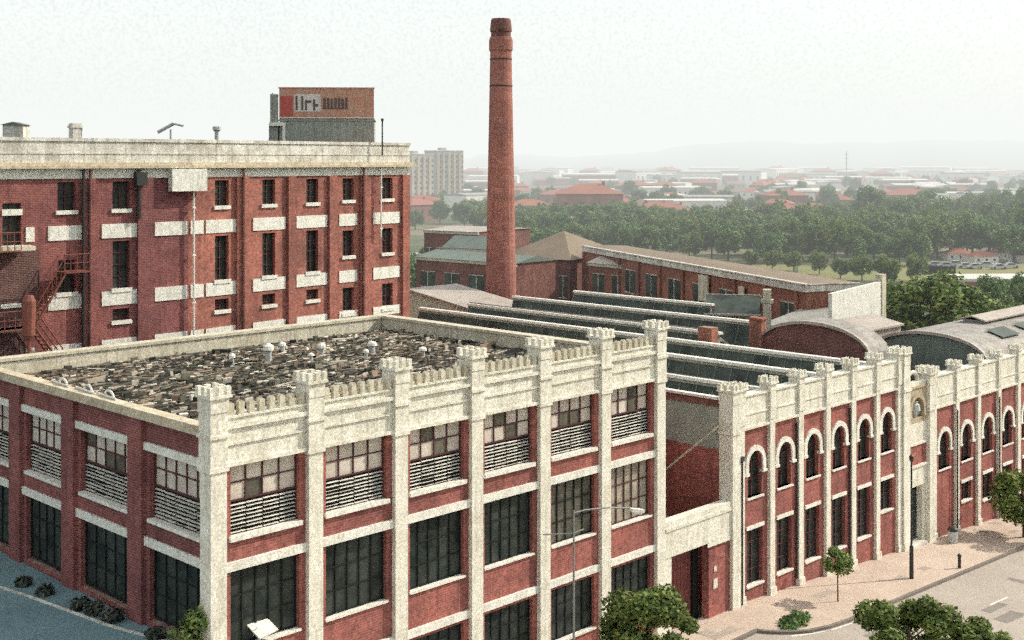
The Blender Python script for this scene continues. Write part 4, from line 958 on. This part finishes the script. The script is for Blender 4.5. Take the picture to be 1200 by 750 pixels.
# parked cars glinting beside the park
def car():
    t = bpy.data.objects.new('parked_car', None); COL.objects.link(t)
    q = MB(); q.prism([(-2.1, .35), (-2.15, .75), (-1.3, .85), (-.8, 1.38), (.7, 1.4), (1.25, .92), (2.1, .8), (2.15, .35)], -.8, .8); q.build('body', M['metal_pale'], t)
    q = MB(); q.prism([(-1.1, .9), (-.74, 1.3), (.62, 1.32), (1.1, .94)], -.82, .82); q.build('glass', M['pane_dark'], t)
    for x in (-1.35, 1.35):
        for y in (-.82, .72):
            q = MB(); q.bar((x, y, .33), (x, y + .12, .33), .33, 10); q.build('wheel', M['metal_dark'], t)
    return t
c0 = car(); remember(None); first = True
for px_, z in [(1096, 322), (1108, 320), (1120, 325), (1132, 318), (1142, 316), (1156, 322), (1170, 315), (1184, 318)]:
    t = c0 if first else dup(c0); first = False; x, y = at(px_, z); t.location = (x, y, gz(x) + .05); t.rotation_euler = (0, 0, V + R.uniform(-.3, .3)); tag(t, 'tiny pale car parked beside the park', 'car', 'cars parked beside the park')

# grey flats
def flats(px0, px1, z, ytop, label, n, floors):
    A, B = Vector(at(px0, z)), Vector(at(px1, z + 12)); L = (B - A).length; top = hz(ytop, z)
    t = thing('apartment_block', label, 'flats', (A.x, A.y, -3.2), math.atan2((B - A).y, (B - A).x)); H_ = top + 3.2
    q = MB(); q.box(0, L, 0, 14, 0, H_); q.box(L * .3, L * .5, 4, 8, H_, H_ + 2.2); q.build('wall', M['wall_grey'], t)
    for i in range(n):
        c = L * (i + .5) / n; q = MB(); q.box(c - .35 * L / n, c + .1 * L / n, -.5, 0, 2, H_ - 1); q.build('balcony_stack', M['wall_buff'], t)
        for f in range(floors):
            z_ = 3 + (H_ - 4) * f / floors; q = MB(); q.box(c + .14 * L / n, c + .4 * L / n, -.05, .05, z_, z_ + 1.5); q.build('window', M['pane_dark'], t)
    q = MB(); q.box(-.3, L + .3, -.3, 14.3, H_, H_ + .5); q.build('roof', M['sheet_pale'], t)
flats(481, 508, 760, 181, 'hazy grey block of flats beside the warehouse end, left of the pair', 4, 8)
flats(511, 543, 800, 177, 'hazy grey block of flats, taller right one of the pair', 5, 9)
# far mast
x, y = at(992, 1500); q = MB(); q.bar((x, y, -3), (x, y, 36), .9, 6, .5)
for z_ in (22, 27, 32): q.rbox((x, y, z_), (4, 4, .5), Matrix.Rotation(.7, 4, 'Z'))
tag(q.build('radio_mast', M['wall_grey']), 'thin hazy mast standing far off above the suburb', 'mast')
# hills
def hills():
    q = MB(); n = 120
    pts = []
    for i in range(n + 1):
        p_ = 380 + i * 9; zf = 5200
        f = max(0, min(1, (p_ - 700) / 200)); h = 24 + (188.5 - (181 - 15 * f * f * (3 - 2 * f) + 1.8 * math.sin(p_ * .021) + .9 * math.sin(p_ * .067 + 1) + .5 * math.sin(p_ * .19))) * zf / FPX
        if p_ < 560: h *= .6
        pts.append((p_, h))
    vs = []
    for z, kf in ((3300, 0), (4100, .45), (5200, 1), (6500, .2)):
        for p_, h in pts:
            x, y = at(p_, z); vs.append((x, y, -3.3 + (h + 3.3) * kf * (1 + (.15 * math.sin(p_ * .05 + z) if kf < 1 else 0))))
    m = n + 1
    q.add(vs, [(r * m + i, r * m + i + 1, (r + 1) * m + i + 1, (r + 1) * m + i) for r in range(3) for i in range(n)])
    tag(q.build('hills', M['hill'], smooth=True), kind='structure')
hills()

# ================================================================== STREET FURNITURE
l2x, l2y = 13.1, -5.2
lamp = thing('street_lamp', 'slim double armed street lamp with a pale head, in front of the corner factory', 'street lamp', (l2x, l2y, gz(13)))
q = MB(); q.bar((0, 0, 0), (0, 0, 10.1), .06, 8, .035); q.bar((0, 0, 0), (0, 0, 1.4), .12, 8, .11); q.build('pole', M['metal_mid'], lamp)
ux, uy = SN, -CS
q = MB(); q.path([(0, 0, 10.0), (.5, -.15, 10.05), (1.6, -.5, 10.0), (2.5, -.8, 9.85)], .035); q.path([(0, 0, 9.2), (-.7, .3, 9.25), (-1.2, .55, 9.28)], .03); q.path([(0, 0, 9.2), (.5, -.1, 9.28)], .03); q.build('arm', M['metal_mid'], lamp)
q = MB(); q.rbox((2.85, -.92, 9.72), (.6, .24, .13), Matrix.Rotation(-.32, 4, 'Z') @ Matrix.Rotation(.22, 4, 'Y')); q.rbox((2.85, -.92, 9.62), (.4, .18, .08), Matrix.Rotation(-.32, 4, 'Z') @ Matrix.Rotation(.22, 4, 'Y')); q.build('lamp_head', M['cap'], lamp)
lx, ly = 45.0, -3.4
lamp = thing('street_lamp', 'dark single post street lamp on the pavement before the arched bays', 'street lamp', (lx, ly, gz(lx) + .14))
q = MB(); q.bar((0, 0, 0), (0, 0, 6.9), .07, 8, .05); q.bar((0, 0, 0), (0, 0, 1.9), .13, 8, .12); q.build('pole', M['metal_dark'], lamp)
q = MB(); q.lathe([(.05, 6.85), (.12, 6.95), (.14, 7.2), (.03, 7.3)], 8); q.build('lamp_head', M['metal_dark'], lamp)
bx, by = 55.3, -1.1
bn = thing('litter_bin', 'grey litter bin with a domed lid on the pavement by the entrance', 'bin', (bx, by, gz(bx) + .14))
q = MB(); q.lathe([(.26, 0), (.30, .08), (.33, .75), (.33, .8)], 14); q.build('drum', M['metal_pale'], bn)
q = MB(); q.lathe([(.35, .8), (.34, .92), (.22, 1.05), (.06, 1.1)], 14); q.build('lid', M['metal_dark'], bn)
# planting bed in the kerb bulge and a kerb bollard
o = leaf_mass([(0, 0, .1, .75), (.8, .2, .1, .6), (-.7, -.1, .05, .5)], 900, .12, 91, .35).build('shrub_bed', M['leaf_mid']); o.location = (32.2, -3.4, .14); tag(o, 'low dark shrub patch in the rounded end of the pavement', 'shrubs')
q = MB(); q.lathe([(.1, 0), (.1, .7), (.13, .72), (.1, .85), (.03, .9)], 10); o = q.build('bollard', M['metal_dark']); o.location = (49.6, -4.2, gz(49.6) + .14); tag(o, 'short dark bollard at the kerb beyond the dark street lamp', 'bollard')

# unused prototypes never occur: each prototype is its own first copy
for i, u in enumerate(used):
    if not u: belt(700 + 10 * i, 400, .9, *GL)
for i, u in enumerate(hu):
    if not u: house(i, 700, 900)

# ================================================================== HAZE, SKY, SUN, CAMERA
hm = bpy.data.materials.new('haze'); hm.use_nodes = True; nt = hm.node_tree; nt.nodes.clear()
out = nt.nodes.new('ShaderNodeOutputMaterial'); ab = nt.nodes.new('ShaderNodeVolumeAbsorption'); em = nt.nodes.new('ShaderNodeEmission'); ad = nt.nodes.new('ShaderNodeAddShader')
DENS = .00055
ab.inputs['Color'].default_value = (0, 0, 0, 1); ab.inputs['Density'].default_value = DENS
HAZE = (.93, .96, .93)
em.inputs['Color'].default_value = (*HAZE, 1); em.inputs['Strength'].default_value = DENS
nt.links.new(ab.outputs[0], ad.inputs[0]); nt.links.new(em.outputs[0], ad.inputs[1]); nt.links.new(ad.outputs[0], out.inputs['Volume'])
q = MB(); P = [at(600 - 1500, 140), at(600 + 1500, 140), at(600 + 1500, 7500), at(600 - 1500, 7500)]
q.prism(P, -60, 170, 'z'); o = q.build('haze', hm); tag(o, kind='structure')

AZ, EL = rad(-24), rad(36)          # sun: right along the street, a little in front of the facade
S = Vector((math.cos(AZ) * math.cos(EL), math.sin(AZ) * math.cos(EL), math.sin(EL)))
sun = bpy.data.lights.new('sun', 'SUN'); sun.energy = 5.0; sun.angle = rad(.5); sun.color = (1, .93, .80)
so = bpy.data.objects.new('sun', sun); COL.objects.link(so); so.rotation_euler = S.to_track_quat('Z', 'Y').to_euler(); so.location = (0, 0, 80)
w = bpy.data.worlds.new('World'); sc.world = w; w.use_nodes = True; nt = w.node_tree; nt.nodes.clear()
sky = nt.nodes.new('ShaderNodeTexSky'); sky.sky_type = 'NISHITA'; sky.sun_disc = False; sky.sun_elevation = EL; sky.sun_rotation = math.pi / 2 - AZ
sky.dust_density = 4; sky.air_density = 1; sky.altitude = 0
bg = nt.nodes.new('ShaderNodeBackground'); bg.inputs[1].default_value = .05; nt.links.new(sky.outputs[0], bg.inputs[0])
bg2 = nt.nodes.new('ShaderNodeBackground'); bg2.inputs[1].default_value = .93
tc = nt.nodes.new('ShaderNodeTexCoord'); sx = nt.nodes.new('ShaderNodeSeparateXYZ'); nt.links.new(tc.outputs['Generated'], sx.inputs[0])
rp = nt.nodes.new('ShaderNodeValToRGB'); e = rp.color_ramp.elements; e[0].position = 0.0; e[0].color = (.95, 1.0, .975, 1); e[1].position = .35; e[1].color = (.98, 1.0, .98, 1)
nt.links.new(sx.outputs[2], rp.inputs[0])
ns = nt.nodes.new('ShaderNodeTexNoise'); ns.inputs['Scale'].default_value = 420; ns.inputs['Detail'].default_value = 2; nt.links.new(tc.outputs['Generated'], ns.inputs['Vector'])
n2 = nt.nodes.new('ShaderNodeTexNoise'); n2.inputs['Scale'].default_value = 3; n2.inputs['Detail'].default_value = 5; nt.links.new(tc.outputs['Generated'], n2.inputs['Vector'])
r1 = nt.nodes.new('ShaderNodeValToRGB'); e = r1.color_ramp.elements; e[0].position = .3; e[0].color = (.78, .78, .78, 1); e[1].position = .56; e[1].color = (1, 1, 1, 1); nt.links.new(ns.outputs['Fac'], r1.inputs[0])
r2 = nt.nodes.new('ShaderNodeValToRGB'); e = r2.color_ramp.elements; e[0].position = .35; e[0].color = (.94, .955, .95, 1); e[1].position = .7; e[1].color = (1, 1, 1, 1); nt.links.new(n2.outputs['Fac'], r2.inputs[0])
m1 = nt.nodes.new('ShaderNodeMix'); m1.data_type = 'RGBA'; m1.blend_type = 'MULTIPLY'; m1.inputs[0].default_value = 1; nt.links.new(rp.outputs[0], m1.inputs[6]); nt.links.new(r1.outputs[0], m1.inputs[7])
m2 = nt.nodes.new('ShaderNodeMix'); m2.data_type = 'RGBA'; m2.blend_type = 'MULTIPLY'; m2.inputs[0].default_value = 1; nt.links.new(m1.outputs[2], m2.inputs[6]); nt.links.new(r2.outputs[0], m2.inputs[7])
nt.links.new(m2.outputs[2], bg2.inputs[0])
a2 = nt.nodes.new('ShaderNodeAddShader'); ow = nt.nodes.new('ShaderNodeOutputWorld')
nt.links.new(bg.outputs[0], a2.inputs[0]); nt.links.new(bg2.outputs[0], a2.inputs[1]); nt.links.new(a2.outputs[0], ow.inputs[0])

cam = bpy.data.cameras.new('camera'); cam.sensor_width = 36; cam.lens = FPX / 1200 * 36; cam.shift_y = -(375 - HY) / 1200
cam.clip_end = 20000; cam.clip_start = .5
co = bpy.data.objects.new('camera', cam); COL.objects.link(co); co.location = CAM; co.rotation_euler = (math.pi / 2, 0, -(math.pi / 2 - TH)); sc.camera = co
sc.view_settings.view_transform = 'Standard'; sc.view_settings.look = 'None'; sc.view_settings.exposure = 0
sc.cycles.use_denoising = False; sc.cycles.use_adaptive_sampling = True; sc.cycles.adaptive_threshold = .2; sc.cycles.adaptive_min_samples = 12; sc.cycles.max_bounces = 6; sc.cycles.diffuse_bounces = 3; sc.cycles.volume_bounces = 0
